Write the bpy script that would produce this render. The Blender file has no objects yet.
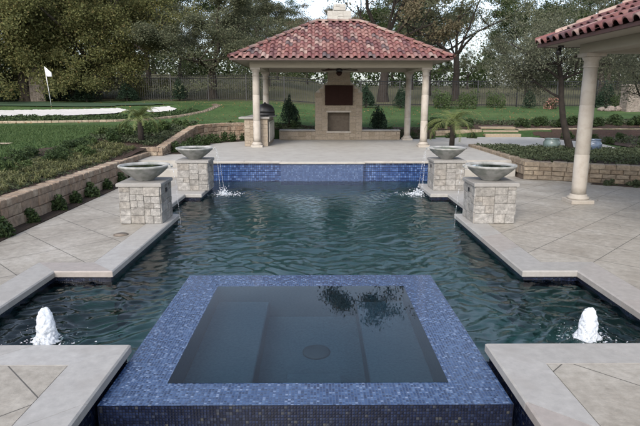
import bpy, bmesh, math, random
import numpy as np
from mathutils import Vector, Matrix
random.seed(7)
RNG = np.random.default_rng(11)
scn = bpy.context.scene
COL = scn.collection
pi = math.pi
T = 0.35          # terrace level
WZ = -0.12        # pool water level

# ------------------------------------------------------------------ materials
def new_mat(name):
    m = bpy.data.materials.new(name); m.use_nodes = True
    nt = m.node_tree; b = nt.nodes['Principled BSDF']
    return m, nt, b
def N(nt, t, **kw):
    n = nt.nodes.new(t)
    for k, v in kw.items():
        if k in ('operation', 'blend_type', 'data_type', 'noise_dimensions', 'feature', 'distance'): setattr(n, k, v)
        else: n.inputs[k].default_value = v
    return n
def ramp(nt, fac, stops, interp='LINEAR'):
    r = nt.nodes.new('ShaderNodeValToRGB'); r.color_ramp.interpolation = interp
    e = r.color_ramp.elements
    while len(e) > 1: e.remove(e[0])
    e[0].position = stops[0][0]; e[0].color = (*stops[0][1], 1)
    for p, c in stops[1:]:
        x = e.new(p); x.color = (*c, 1)
    nt.links.new(fac, r.inputs[0]); return r.outputs[0]
def coords(nt, kind='Object'):
    return nt.nodes.new('ShaderNodeTexCoord').outputs[kind]
def noise(nt, vec, scale, detail=4, rough=.55):
    n = N(nt, 'ShaderNodeTexNoise', Scale=scale, Detail=detail, Roughness=rough)
    nt.links.new(vec, n.inputs['Vector']); return n.outputs[0]
def mixc(nt, fac, a, b, mode='MIX'):
    m = nt.nodes.new('ShaderNodeMix'); m.data_type = 'RGBA'; m.blend_type = mode
    for sock, v in ((m.inputs[0], fac), (m.inputs[6], a), (m.inputs[7], b)):
        if hasattr(v, 'links'): nt.links.new(v, sock)
        elif isinstance(v, (int, float)): sock.default_value = v
        else: sock.default_value = (*v, 1)
    return m.outputs[2]
def bump(nt, b, h, strength=.3, dist=.01):
    n = N(nt, 'ShaderNodeBump', Strength=strength, Distance=dist)
    nt.links.new(h, n.inputs['Height']); nt.links.new(n.outputs[0], b.inputs['Normal']); return n
def math_(nt, op, a, b=None, c=None):
    m = nt.nodes.new('ShaderNodeMath'); m.operation = op
    for i, v in enumerate((a, b, c)):
        if v is None: continue
        if hasattr(v, 'links'): nt.links.new(v, m.inputs[i])
        else: m.inputs[i].default_value = v
    return m.outputs[0]

KD = .80
def kd(c): return tuple(x * KD for x in c)
def mat_noise(name, c1, c2, scale=6, rough=.8, bs=.3, bd=.01, scale2=None, c3=None, spec=.3):
    c1, c2 = kd(c1), kd(c2); c3 = kd(c3) if c3 is not None else None
    m, nt, b = new_mat(name); v = coords(nt)
    f = noise(nt, v, scale, 6, .6)
    c = ramp(nt, f, [(.3, c1), (.7, c2)])
    if c3 is not None:
        f2 = noise(nt, v, scale2, 5, .6)
        c = mixc(nt, ramp(nt, f2, [(.45, (0, 0, 0)), (.65, (1, 1, 1))]), c, c3)
    nt.links.new(c, b.inputs['Base Color']); b.inputs['Roughness'].default_value = rough
    b.inputs['Specular IOR Level'].default_value = spec
    bump(nt, b, noise(nt, v, scale * 8, 5, .6), bs, bd)
    return m
def mat_island(name, stops, rough=.85, nscale=30, bs=.5, bd=.006, mott=.35, spec=.3, stain=None):
    """colour differs from one connected piece to the next (stones, tiles, leaves)"""
    stops = [(p, kd(c)) for p, c in stops]
    m, nt, b = new_mat(name); v = coords(nt)
    g = nt.nodes.new('ShaderNodeNewGeometry')
    c = ramp(nt, g.outputs['Random Per Island'], stops)
    f = noise(nt, v, nscale, 5, .65)
    sc = ramp(nt, f, [(.25, (1 - mott,) * 3), (.75, (1 + mott * .4,) * 3)])
    c = mixc(nt, 1.0, c, sc, 'MULTIPLY')
    if stain:
        f2 = noise(nt, v, stain[0], 5, .6)
        c = mixc(nt, ramp(nt, f2, [(.5, (0, 0, 0)), (.7, (.7, .7, .7))]), c, stain[1])
    nt.links.new(c, b.inputs['Base Color']); b.inputs['Roughness'].default_value = rough
    b.inputs['Specular IOR Level'].default_value = spec
    if bs: bump(nt, b, f, bs, bd)
    return m
LEAFK = {'leaf_olive_gold': 1.3, 'leaf_dark_green': 1.4, 'leaf_oak_green': 1.4, 'leaf_autumn_olive': 1.35, 'leaf_silver_olive': 1.2, 'leaf_palm': 1.1, 'leaf_variegated': .7, 'leaf_mid_green': .9}
def mat_leaf(name, stops, trans=.25, rough=.55):
    q_ = LEAFK.get(name, 1.0); av = [sum(c[i] for _, c in stops) / len(stops) for i in range(3)]; cf_ = 1.0 if 'flower' in name else .6
    stops = [(p, tuple((a_ + (x - a_) * cf_) * q_ for x, a_ in zip(c, av))) for p, c in stops]
    m, nt, b = new_mat(name)
    g = nt.nodes.new('ShaderNodeNewGeometry')
    c = ramp(nt, g.outputs['Random Per Island'], stops)
    nt.links.new(c, b.inputs['Base Color']); b.inputs['Roughness'].default_value = rough
    b.inputs['Specular IOR Level'].default_value = .12
    t = nt.nodes.new('ShaderNodeBsdfTranslucent'); nt.links.new(c, t.inputs[0])
    mx = nt.nodes.new('ShaderNodeMixShader'); mx.inputs[0].default_value = trans
    nt.links.new(b.outputs[0], mx.inputs[1]); nt.links.new(t.outputs[0], mx.inputs[2])
    nt.links.new(mx.outputs[0], nt.nodes['Material Output'].inputs[0])
    return m
def mat_plain(name, c, rough=.5, metal=0, spec=.5):
    m, nt, b = new_mat(name); v = coords(nt)
    f = noise(nt, v, 9, 4)
    cc = ramp(nt, f, [(.3, tuple(x * .85 for x in c)), (.7, tuple(min(1, x * 1.1) for x in c))])
    nt.links.new(cc, b.inputs['Base Color']); b.inputs['Roughness'].default_value = rough
    b.inputs['Metallic'].default_value = metal; b.inputs['Specular IOR Level'].default_value = spec
    return m

def mat_mosaic(name, size, stops, grout, rough=.2, gw=.09, spec=.6):
    m, nt, b = new_mat(name); uv = coords(nt, 'UV')
    sx = nt.nodes.new('ShaderNodeSeparateXYZ'); nt.links.new(uv, sx.inputs[0])
    row = math_(nt, 'DIVIDE', sx.outputs[1], size)
    colu = math_(nt, 'DIVIDE', sx.outputs[0], size)
    fr = math_(nt, 'FLOOR', row)
    fc = math_(nt, 'FLOOR', colu)
    cm = nt.nodes.new('ShaderNodeCombineXYZ'); nt.links.new(fc, cm.inputs[0]); nt.links.new(fr, cm.inputs[1])
    wn = nt.nodes.new('ShaderNodeTexWhiteNoise'); wn.noise_dimensions = '2D'; nt.links.new(cm.outputs[0], wn.inputs['Vector'])
    c = ramp(nt, wn.outputs[0], stops)
    a = math_(nt, 'FRACT', row); bb = math_(nt, 'FRACT', colu)
    def edge(x): return math_(nt, 'MINIMUM', x, math_(nt, 'SUBTRACT', 1.0, x))
    e = math_(nt, 'MINIMUM', edge(a), edge(bb))
    msk = math_(nt, 'GREATER_THAN', e, gw)
    c = mixc(nt, msk, grout, c)
    nt.links.new(c, b.inputs['Base Color'])
    b.inputs['Roughness'].default_value = rough; b.inputs['Specular IOR Level'].default_value = spec
    tilt = math_(nt, 'ADD', math_(nt, 'MULTIPLY', wn.outputs[0], .6), msk)
    # every tile is set with its own slight tilt
    h = math_(nt, 'ADD', math_(nt, 'MULTIPLY', e, 2.2), math_(nt, 'MULTIPLY', tilt, .15))
    tl = math_(nt, 'MULTIPLY', math_(nt, 'SUBTRACT', wn.outputs[0], .5), a)
    bump(nt, b, math_(nt, 'ADD', h, tl), .35, .003)
    return m

def mat_deck(name):
    m, nt, b = new_mat(name); v = coords(nt)
    sx = nt.nodes.new('ShaderNodeSeparateXYZ'); nt.links.new(v, sx.inputs[0])
    d1 = math_(nt, 'ADD', sx.outputs[0], sx.outputs[1]); d2 = math_(nt, 'SUBTRACT', sx.outputs[0], sx.outputs[1])
    def line(d, off):
        s = math_(nt, 'FRACT', math_(nt, 'ADD', math_(nt, 'DIVIDE', d, 1.0), off))
        return math_(nt, 'ABSOLUTE', math_(nt, 'SUBTRACT', s, .5))
    l = math_(nt, 'MINIMUM', line(d1, .12), line(d2, .31))
    joint = math_(nt, 'LESS_THAN', l, .0065)
    f = noise(nt, v, 1.3, 6, .62); f2 = noise(nt, v, 11, 6, .7); f3 = noise(nt, v, 3.2, 3, .5)
    c = ramp(nt, f, [(.3, (.242, .218, .182)), (.52, (.295, .274, .236)), (.7, (.34, .322, .288))])
    c = mixc(nt, 1.0, c, ramp(nt, f2, [(.3, (.70, .69, .67)), (.65, (1.08, 1.08, 1.08))]), 'MULTIPLY')
    c = mixc(nt, ramp(nt, f3, [(.55, (0, 0, 0)), (.75, (.45, .45, .45))]), c, (.225, .198, .162))
    c = mixc(nt, joint, c, (.075, .068, .058))
    nt.links.new(c, b.inputs['Base Color'])
    nt.links.new(ramp(nt, f, [(.35, (.45,) * 3), (.7, (.75,) * 3)]), b.inputs['Roughness'])
    b.inputs['Specular IOR Level'].default_value = .4
    h = math_(nt, 'SUBTRACT', math_(nt, 'ADD', math_(nt, 'MULTIPLY', f2, .5), noise(nt, v, 35, 4, .6)), math_(nt, 'MULTIPLY', joint, 1.5))
    bump(nt, b, h, .45, .006)
    return m

M = {}
M['deck'] = mat_deck('stamped_concrete')
M['coping'] = mat_island('pale_coping_stone', [(0, (.34, .325, .30)), (.35, (.40, .39, .37)), (.7, (.37, .355, .33)), (.9, (.34, .30, .27)), (1, (.38, .365, .34))], .5, 12, .45, .006, .22, .4, (1.9, (.235, .22, .20)))
M['joint'] = mat_noise('dark_joint', (.07, .065, .06), (.10, .09, .08), 9, .9)
M['terrace'] = mat_noise('pale_terrace_stone', (.38, .36, .32), (.44, .42, .385), 1.6, .6, .25, .004, 4, (.35, .33, .295))
M['column'] = mat_noise('cast_stone', (.41, .37, .32), (.455, .42, .37), 2, .7, .2, .003, 7, (.375, .335, .285))
M['trim'] = mat_noise('cream_trim_paint', (.34, .31, .25), (.38, .35, .285), 2, .7, .1, .003)
M['ceiling'] = mat_noise('tan_ceiling_paint', (.26, .235, .19), (.30, .27, .225), 2, .75, .1, .003)
M['ashlar'] = mat_island('white_limestone_ashlar', [(0, (.27, .255, .23)), (.35, (.34, .325, .30)), (.7, (.41, .395, .37)), (1, (.31, .285, .25))], .85, 18, 1.0, .022, .55)
M['mortar'] = mat_noise('pale_mortar', (.33, .31, .275), (.39, .37, .335), 14, .9, .3, .004)
M['cap'] = mat_noise('grey_cap_stone', (.25, .24, .225), (.32, .31, .29), 5, .7, .3, .004, 2.3, (.24, .225, .205))
M['bowl'] = mat_noise('grey_cast_bowl', (.32, .32, .305), (.38, .38, .365), 4, .6, .2, .003, 7, (.21, .222, .20))
M['wallstone'] = mat_island('tan_wall_stone', [(0, (.29, .20, .14)), (.25, (.37, .28, .20)), (.5, (.32, .24, .175)), (.75, (.42, .345, .26)), (1, (.25, .18, .13))], .9, 14, 1.0, .018, .55, .3, (2.2, (.20, .16, .12)))
M['wallstone2'] = mat_island('grey_tan_wall_stone', [(0, (.23, .175, .125)), (.35, (.31, .25, .18)), (.7, (.25, .205, .155)), (1, (.35, .29, .215))], .9, 14, 1.0, .018, .55, .3, (2.5, (.13, .105, .08)))
M['wallback'] = mat_noise('wall_earth_mortar', (.12, .09, .065), (.17, .13, .10), 9, .95)
M['fireplace'] = mat_island('tan_limestone', [(0, (.29, .24, .18)), (.5, (.36, .305, .24)), (1, (.32, .265, .20))], .9, 20, .6, .008, .3)
M['tile_roof'] = mat_island('clay_roof_tile', [(0, (.150, .055, .055)), (.2, (.235, .098, .088)), (.38, (.115, .048, .052)), (.52, (.29, .155, .135)), (.66, (.18, .070, .070)), (.8, (.065, .048, .058)), (.88, (.36, .25, .22)), (1, (.16, .062, .066))], .62, 16, .3, .005, .35, .4)
M['roof_under'] = mat_noise('dark_roof_felt', (.05, .02, .02), (.08, .03, .03), 9, .9)
M['gutter'] = mat_plain('brown_red_gutter', (.065, .030, .026), .5)
M['ridge'] = mat_island('ridge_tile', [(0, (.24, .11, .09)), (.4, (.40, .30, .25)), (.6, (.20, .08, .075)), (1, (.30, .16, .13))], .7, 14, .3, .005, .3)
M['chimney'] = mat_island('white_stone_chimney', [(0, (.45, .43, .39)), (1, (.54, .52, .47))], .9, 20, .5, .006, .2)
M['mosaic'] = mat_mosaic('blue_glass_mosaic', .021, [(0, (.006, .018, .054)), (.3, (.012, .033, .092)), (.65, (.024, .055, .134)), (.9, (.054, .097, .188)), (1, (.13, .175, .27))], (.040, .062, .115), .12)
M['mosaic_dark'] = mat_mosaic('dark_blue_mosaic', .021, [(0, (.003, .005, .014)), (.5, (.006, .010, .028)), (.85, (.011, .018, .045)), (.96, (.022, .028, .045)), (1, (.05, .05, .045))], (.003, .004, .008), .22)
M['mosaic_wall'] = mat_mosaic('cobalt_mosaic', .05, [(0, (.012, .030, .095)), (.4, (.022, .052, .15)), (.75, (.040, .085, .21)), (1, (.09, .145, .29))], (.016, .026, .065), .2)
M['mosaic_panel'] = mat_mosaic('grey_blue_mosaic', .035, [(0, (.020, .042, .105)), (.4, (.028, .056, .135)), (.8, (.042, .076, .165)), (1, (.075, .115, .21))], (.028, .046, .10), .22)
M['plaster'] = mat_noise('dark_pool_plaster', (.058, .155, .160), (.080, .195, .198), 3, .8)
M['spaplaster'] = mat_noise('grey_pebble_plaster', (.065, .115, .155), (.11, .175, .22), 45, .8, .3, .004)
M['mulch'] = mat_noise('red_brown_mulch', (.045, .027, .02), (.10, .058, .042), 18, .95, .9, .03, 2, (.06, .04, .025))
M['soil'] = mat_noise('dark_soil', (.035, .025, .018), (.07, .05, .035), 16, .95, .9, .03)
M['sand'] = mat_noise('white_bunker_sand', (.52, .505, .475), (.62, .605, .575), 3, .9, .4, .01)
M['green'] = mat_noise('short_putting_green', (.034, .066, .034), (.048, .088, .044), 1.2, .85, .2, .004)
M['edging'] = mat_island('tan_edging_stone', [(0, (.34, .27, .18)), (.5, (.44, .36, .26)), (1, (.30, .24, .17))], .9, 16, .5, .006, .3)
M['bark'] = mat_noise('grey_brown_bark', (.035, .028, .022), (.085, .070, .055), 5, .95, .9, .03)
M['bark_pale'] = mat_noise('pale_grey_bark', (.09, .082, .07), (.17, .155, .135), 5, .95, .9, .03)
M['bark_dark'] = mat_noise('dark_bark', (.018, .014, .012), (.045, .037, .03), 7, .95, .9, .02)
M['black'] = mat_plain('black_painted_metal', (.012, .012, .013), .45)
M['tv'] = mat_plain('dark_brown_cabinet', (.020, .009, .007), .75, 0, .1)
M['firebox'] = mat_noise('smoked_firebrick', (.12, .098, .078), (.18, .15, .12), 8, .9)
M['steel'] = mat_plain('brushed_pale_steel', (.42, .40, .36), .4, .4)
M['white'] = mat_plain('white_cloth', (.75, .75, .75), .7)
M['pole'] = mat_plain('white_pole_paint', (.6, .6, .6), .4)
M['glaze'] = mat_plain('teal_glaze', (.10, .135, .13), .2, 0, .6)
M['glaze2'] = mat_plain('cobalt_glaze', (.07, .095, .14), .2, 0, .6)
M['bowlwater'] = mat_plain('dark_still_water', (.012, .018, .018), .04, 0, .6)
M['stonecol'] = mat_island('rough_pillar_stone', [(0, (.20, .17, .14)), (.5, (.30, .26, .22)), (1, (.24, .2, .17))], .9, 14, .8, .01, .4)
L = mat_leaf
M['lf_gold'] = L('leaf_olive_gold', [(0, (.050, .066, .028)), (.35, (.078, .094, .036)), (.7, (.115, .125, .048)), (.92, (.17, .155, .06)), (1, (.14, .09, .045))], .42)
M['lf_dark'] = L('leaf_dark_green', [(0, (.014, .024, .009)), (.5, (.026, .040, .014)), (1, (.045, .060, .02))], .22)
M['lf_oak'] = L('leaf_oak_green', [(0, (.045, .055, .034)), (.5, (.072, .084, .050)), (.85, (.10, .11, .068)), (1, (.13, .11, .065))], .4)
M['lf_brown'] = L('leaf_autumn_olive', [(0, (.05, .048, .028)), (.5, (.08, .074, .044)), (.85, (.115, .098, .06)), (1, (.15, .10, .065))], .28)
M['lf_olive'] = L('leaf_silver_olive', [(0, (.050, .060, .036)), (.4, (.080, .090, .056)), (.8, (.125, .13, .088)), (1, (.17, .17, .125))], .38)
M['lf_shrub'] = L('leaf_shrub_green', [(0, (.018, .034, .014)), (.5, (.034, .055, .022)), (1, (.06, .085, .032))], .15)
M['lf_mid'] = L('leaf_mid_green', [(0, (.03, .055, .02)), (.5, (.055, .085, .03)), (1, (.09, .12, .045))], .2)
M['lf_conif'] = L('needle_dark_green', [(0, (.012, .025, .015)), (.5, (.022, .040, .024)), (1, (.035, .058, .034))], .1)
M['lf_varieg'] = L('leaf_variegated', [(0, (.05, .075, .025)), (.4, (.11, .13, .045)), (.75, (.24, .235, .10)), (1, (.36, .34, .18))], .2)
M['lf_cover'] = L('leaf_ground_cover', [(0, (.022, .034, .016)), (.5, (.042, .056, .028)), (.9, (.07, .085, .045)), (1, (.11, .12, .075))], .15)
M['lf_palm'] = L('leaf_palm', [(0, (.06, .085, .03)), (.6, (.105, .135, .045)), (1, (.18, .19, .08))], .2, .4)
M['lf_pink'] = L('leaf_pink_flower', [(0, (.035, .05, .02)), (.6, (.05, .05, .025)), (.8, (.42, .20, .17)), (1, (.55, .32, .27))], .2)
M['lf_grass'] = L('grass_blade', [(0, (.032, .062, .02)), (.6, (.052, .088, .03)), (1, (.085, .115, .045))], .2)
M['lf_litter'] = L('dry_leaf', [(0, (.10, .055, .025)), (1, (.24, .15, .07))], .1)

# terrain
def mat_ground():
    m, nt, b = new_mat('lawn_and_field'); v = coords(nt)
    sx = nt.nodes.new('ShaderNodeSeparateXYZ'); nt.links.new(v, sx.inputs[0])
    f = noise(nt, v, .55, 6, .6); f2 = noise(nt, v, 9, 6, .7)
    lawn = ramp(nt, f, [(.28, (.030, .064, .019)), (.5, (.052, .098, .031)), (.72, (.088, .132, .047))])
    lawn = mixc(nt, 1.0, lawn, ramp(nt, f2, [(.3, (.50, .52, .50)), (.7, (1.25, 1.2, 1.15))]), 'MULTIPLY')
    lawn = mixc(nt, ramp(nt, noise(nt, v, 2.6, 5, .7), [(.56, (0, 0, 0)), (.72, (.55, .55, .55))]), lawn, (.085, .075, .035))
    wild = ramp(nt, f, [(.3, (.062, .062, .034)), (.5, (.105, .098, .058)), (.7, (.066, .076, .034))])
    wild = mixc(nt, 1.0, wild, ramp(nt, f2, [(.3, (.6, .6, .6)), (.7, (1.15, 1.15, 1.1))]), 'MULTIPLY')
    k = math_(nt, 'ADD', sx.outputs[1], math_(nt, 'MULTIPLY', f, 3.0))
    fac = ramp(nt, math_(nt, 'DIVIDE', k, 100.0), [(.355, (0, 0, 0)), (.375, (1, 1, 1))])
    c = mixc(nt, fac, lawn, wild)
    nt.links.new(c, b.inputs['Base Color']); b.inputs['Roughness'].default_value = .95
    b.inputs['Specular IOR Level'].default_value = .15
    bump(nt, b, noise(nt, v, 60, 4, .7), .9, .03)
    return m
M['ground'] = mat_ground()

def mat_water(name, tint, bscale, bstr, gl=.02):
    m = bpy.data.materials.new(name); m.use_nodes = True; nt = m.node_tree; nt.nodes.clear()
    out = nt.nodes.new('ShaderNodeOutputMaterial'); v = coords(nt)
    tr = nt.nodes.new('ShaderNodeBsdfRefraction'); tr.inputs[0].default_value = (*tint, 1); tr.inputs['IOR'].default_value = 1.33; tr.inputs['Roughness'].default_value = 0.0
    g = nt.nodes.new('ShaderNodeBsdfGlossy'); g.inputs['Roughness'].default_value = gl
    fr = nt.nodes.new('ShaderNodeFresnel'); fr.inputs['IOR'].default_value = 1.34
    mx = nt.nodes.new('ShaderNodeMixShader')
    mp = nt.nodes.new('ShaderNodeMapping'); mp.inputs['Scale'].default_value = (.8, 1.25, 1); nt.links.new(v, mp.inputs[0])
    f = noise(nt, mp.outputs[0], bscale, 3, .5)
    bp = N(nt, 'ShaderNodeBump', Strength=bstr, Distance=.02); nt.links.new(f, bp.inputs['Height'])
    nt.links.new(bp.outputs[0], g.inputs['Normal']); nt.links.new(bp.outputs[0], tr.inputs['Normal']); nt.links.new(bp.outputs[0], fr.inputs['Normal'])
    nt.links.new(fr.outputs[0], mx.inputs[0]); nt.links.new(tr.outputs[0], mx.inputs[1]); nt.links.new(g.outputs[0], mx.inputs[2])
    nt.links.new(mx.outputs[0], out.inputs[0])
    return m
M['water'] = mat_water('pool_water', (.62, .75, .76), 11.0, .16)
M['spawater'] = mat_water('still_spa_water', (.50, .64, .70), 3.0, .02, .01)
def mat_foam(name, alpha):
    m = bpy.data.materials.new(name); m.use_nodes = True; nt = m.node_tree
    b = nt.nodes['Principled BSDF']; v = coords(nt)
    b.inputs['Base Color'].default_value = (.80, .84, .88, 1); b.inputs['Roughness'].default_value = .25
    tr = nt.nodes.new('ShaderNodeBsdfTransparent'); tl = nt.nodes.new('ShaderNodeBsdfTranslucent'); tl.inputs[0].default_value = (.85, .88, .92, 1)
    m1 = nt.nodes.new('ShaderNodeMixShader'); m1.inputs[0].default_value = .4
    nt.links.new(b.outputs[0], m1.inputs[1]); nt.links.new(tl.outputs[0], m1.inputs[2])
    f = noise(nt, v, 45, 4, .7)
    fac = ramp(nt, f, [(max(.02, .62 - alpha * .45), (0, 0, 0)), (.68 - alpha * .35 + .1, (1, 1, 1))])
    m2 = nt.nodes.new('ShaderNodeMixShader'); nt.links.new(fac, m2.inputs[0])
    nt.links.new(tr.outputs[0], m2.inputs[1]); nt.links.new(m1.outputs[0], m2.inputs[2])
    nt.links.new(m2.outputs[0], nt.nodes['Material Output'].inputs[0])
    bump(nt, b, f, .8, .02)
    return m
M['foam'] = mat_foam('white_water_foam', .86)
M['spray'] = mat_foam('thin_water_spray', .35)
M['froth'] = mat_foam('light_froth', .72)

# ------------------------------------------------------------------ mesh building
class MB:
    def __init__(s): s.v = []; s.f = []; s.sm = []
    def add(s, vs, fs, smooth=False):
        o = len(s.v); s.v += [tuple(p) for p in vs]; s.f += [tuple(i + o for i in f) for f in fs]; s.sm += [smooth] * len(fs)
    def box(s, x0, x1, y0, y1, z0, z1, bev=0):
        if bev:
            b = bev
            vs = [(x0, y0, z0), (x1, y0, z0), (x1, y1, z0), (x0, y1, z0), (x0, y0, z1 - b), (x1, y0, z1 - b), (x1, y1, z1 - b), (x0, y1, z1 - b),
                  (x0 + b, y0 + b, z1), (x1 - b, y0 + b, z1), (x1 - b, y1 - b, z1), (x0 + b, y1 - b, z1)]
            fs = [(3, 2, 1, 0), (0, 1, 5, 4), (1, 2, 6, 5), (2, 3, 7, 6), (3, 0, 4, 7), (4, 5, 9, 8), (5, 6, 10, 9), (6, 7, 11, 10), (7, 4, 8, 11), (8, 9, 10, 11)]
        else:
            vs = [(x0, y0, z0), (x1, y0, z0), (x1, y1, z0), (x0, y1, z0), (x0, y0, z1), (x1, y0, z1), (x1, y1, z1), (x0, y1, z1)]
            fs = [(3, 2, 1, 0), (4, 5, 6, 7), (0, 1, 5, 4), (1, 2, 6, 5), (2, 3, 7, 6), (3, 0, 4, 7)]
        s.add(vs, fs)
    def tube(s, pts, rads, n=8, cap=True, smooth=True):
        pts = [Vector(p) for p in pts]; rings = []
        for i, p in enumerate(pts):
            d = (pts[min(i + 1, len(pts) - 1)] - pts[max(i - 1, 0)]).normalized()
            a = d.cross(Vector((0, 0, 1)) if abs(d.z) < .95 else Vector((1, 0, 0))).normalized(); b = d.cross(a)
            r = rads[i] if isinstance(rads, (list, tuple)) else rads
            rings.append([p + a * math.cos(2 * pi * k / n) * r + b * math.sin(2 * pi * k / n) * r for k in range(n)])
        vs = [q for r_ in rings for q in r_]; fs = []
        for i in range(len(pts) - 1):
            for k in range(n):
                fs.append((i * n + k, (i + 1) * n + k, (i + 1) * n + (k + 1) % n, i * n + (k + 1) % n))
        if cap: fs += [tuple(range(n)), tuple(reversed(range((len(pts) - 1) * n, len(pts) * n)))]
        s.add(vs, fs, smooth)
    def lathe(s, prof, c, n=32, smooth=True):
        vs = []; fs = []
        for r, z in prof:
            for k in range(n):
                vs.append((c[0] + r * math.cos(2 * pi * k / n), c[1] + r * math.sin(2 * pi * k / n), c[2] + z))
        for i in range(len(prof) - 1):
            for k in range(n):
                fs.append((i * n + k, i * n + (k + 1) % n, (i + 1) * n + (k + 1) % n, (i + 1) * n + k))
        fs += [tuple(reversed(range(n))), tuple(range((len(prof) - 1) * n, len(prof) * n))]
        s.add(vs, fs, smooth)
    def prism(s, poly, z0, z1):
        n = len(poly)
        ar = sum(poly[i][0] * poly[(i + 1) % n][1] - poly[(i + 1) % n][0] * poly[i][1] for i in range(n))
        if ar < 0: poly = poly[::-1]
        vs = [(x, y, z0) for x, y in poly] + [(x, y, z1) for x, y in poly]
        fs = [tuple(reversed(range(n))), tuple(range(n, 2 * n))] + [(i, (i + 1) % n, n + (i + 1) % n, n + i) for i in range(n)]
        s.add(vs, fs)
    def build(s, name, mat, parent=None, origin=None):
        me = bpy.data.meshes.new(name)
        off = Vector((0, 0, 0))
        if parent is not None:
            off = Vector(parent.location)
            q = parent
            while q.parent is not None: q = q.parent; off += Vector(q.location)
        elif origin is not None: off = Vector(origin)
        V = np.array(s.v, dtype=float) - np.array(off)
        me.from_pydata(V.tolist(), [], s.f)
        me.polygons.foreach_set('use_smooth', s.sm)
        box_uv(me, V + np.array(off))
        me.materials.append(mat); me.update()
        o = bpy.data.objects.new(name, me); COL.objects.link(o)
        if parent is not None: o.parent = parent
        elif origin is not None: o.location = off
        return o
def box_uv(me, V):
    uvl = me.uv_layers.new(name='UVMap')
    nl = len(me.loops); lv = np.empty(nl, dtype=np.int32); me.loops.foreach_get('vertex_index', lv)
    nrm = np.empty(len(me.polygons) * 3); me.polygons.foreach_get('normal', nrm); nrm = np.abs(nrm.reshape(-1, 3))
    tot = np.empty(len(me.polygons), dtype=np.int32); me.polygons.foreach_get('loop_total', tot)
    ax = np.repeat(np.argmax(nrm + np.array([0, 0, .001]), axis=1), tot)
    P = V[lv]; uv = np.empty((nl, 2))
    uv[:, 0] = np.where(ax == 0, P[:, 1], P[:, 0]); uv[:, 1] = np.where(ax == 2, P[:, 1], P[:, 2])
    uvl.data.foreach_set('uv', uv.ravel())
def np_mesh(name, V, F, mat, parent=None, loc=None, smooth=False, uv=False):
    """V (n,3) and F (m,k) arrays, all faces of k corners"""
    me = bpy.data.meshes.new(name); k = F.shape[1]
    me.vertices.add(len(V)); me.vertices.foreach_set('co', np.ascontiguousarray(V, dtype=np.float32).ravel())
    me.loops.add(F.size); me.loops.foreach_set('vertex_index', np.ascontiguousarray(F, dtype=np.int32).ravel())
    me.polygons.add(len(F)); me.polygons.foreach_set('loop_start', np.arange(0, F.size, k, dtype=np.int32))
    me.polygons.foreach_set('use_smooth', [smooth] * len(F))
    me.update(calc_edges=True); me.validate()
    if uv: box_uv(me, V)
    me.materials.append(mat)
    o = bpy.data.objects.new(name, me); COL.objects.link(o)
    if parent is not None: o.parent = parent
    if loc is not None: o.location = loc
    return o
def tag(o, label=None, cat=None, group=None, kind=None):
    for k, v in (('label', label), ('category', cat), ('group', group), ('kind', kind)):
        if v: o[k] = v
    return o
def thing(name, label, cat, loc=(0, 0, 0), group=None, rz=0):
    o = bpy.data.objects.new(name, None); COL.objects.link(o); o.location = loc; o.rotation_euler = (0, 0, rz); o.empty_display_size = .1
    return tag(o, label, cat, group)
def struct(o): return tag(o, kind='structure')
def copy_thing(o, loc, rz=0, sc=1, label=None, group=None):
    c = o.copy(); COL.objects.link(c); c.location = loc; c.rotation_euler = (0, 0, rz)
    c.scale = (sc, sc, sc) if isinstance(sc, (int, float)) else sc
    if label: c['label'] = label
    if group: c['group'] = group
    for ch in list(o.children):
        d = ch.copy(); COL.objects.link(d); d.parent = c
        for g in list(ch.children):
            e = g.copy(); COL.objects.link(e); e.parent = d
    return c
ORD = ['first', 'second', 'third', 'fourth', 'fifth', 'sixth', 'seventh', 'eighth', 'ninth', 'tenth', 'eleventh', 'twelfth', 'thirteenth', 'fourteenth', 'fifteenth', 'sixteenth', 'seventeenth', 'eighteenth', 'nineteenth', 'twentieth']

# ------------------------------------------------------------------ terrain height
def lerp(x, xs, ys): return float(np.interp(x, xs, ys))
LX = [-40, 8, 12, 17, 22, 26, 28.5, 30, 34, 38, 55, 90, 150, 500]; LZ = [.5, .5, .66, .84, .90, .95, 1.16, 1.42, 1.60, 1.86, 3.1, 5.6, 8, 12]
RX = [-40, 12, 15.9, 16.6, 21.5, 21.9, 24, 34, 50, 70, 90, 150, 500]; RZ = [.38, .38, .38, .33, .33, .58, .80, 1.30, 2.0, 2.9, 3.7, 5.2, 8]
def hgt(x, y):
    a = lerp(y, LX, LZ); b = lerp(y, RX, RZ)
    t = min(1, max(0, (x + 4.5) / 7.5)); t = t * t * (3 - 2 * t)
    h = a * (1 - t) + b * t
    if x < -3.9:
        wt = lerp(y, [12, 14.4, 18.7, 21], [.38, .5, .88, .98])
        h = min(h, wt + .16 * max(0, -4.3 - x)) if y < 24 else h
    if -4.5 < x < 4.8 and 19 < y < 24.5:
        h = min(h, lerp(y, [20.3, 21, 24.5], [.62, .68, 1.05])) if y < 24.4 else h
    h += .03 * math.sin(x * .7 + 1) * math.sin(y * .45) if y > 22 else 0
    return h
HOLE = [(-4.45, -14), (-4.45, 14.45), (-4.12, 14.45), (-4.12, 18.7), (-3.6, 19.7), (-2.8, 20.25), (-1.7, 20.45), (4.5, 20.45), (4.85, 17.3), (4.85, 12.62), (5.4, 12.45), (6.1, 12.1), (7.1, 11.65), (9, 11.0), (12, 10.6), (17, 10.4), (17, -14)]
def inside(x, y, poly):
    r = False; n = len(poly); j = n - 1
    for i in range(n):
        xi, yi = poly[i]; xj, yj = poly[j]
        if (yi > y) != (yj > y) and x < (xj - xi) * (y - yi) / (yj - yi) + xi: r = not r
        j = i
    return r
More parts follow.
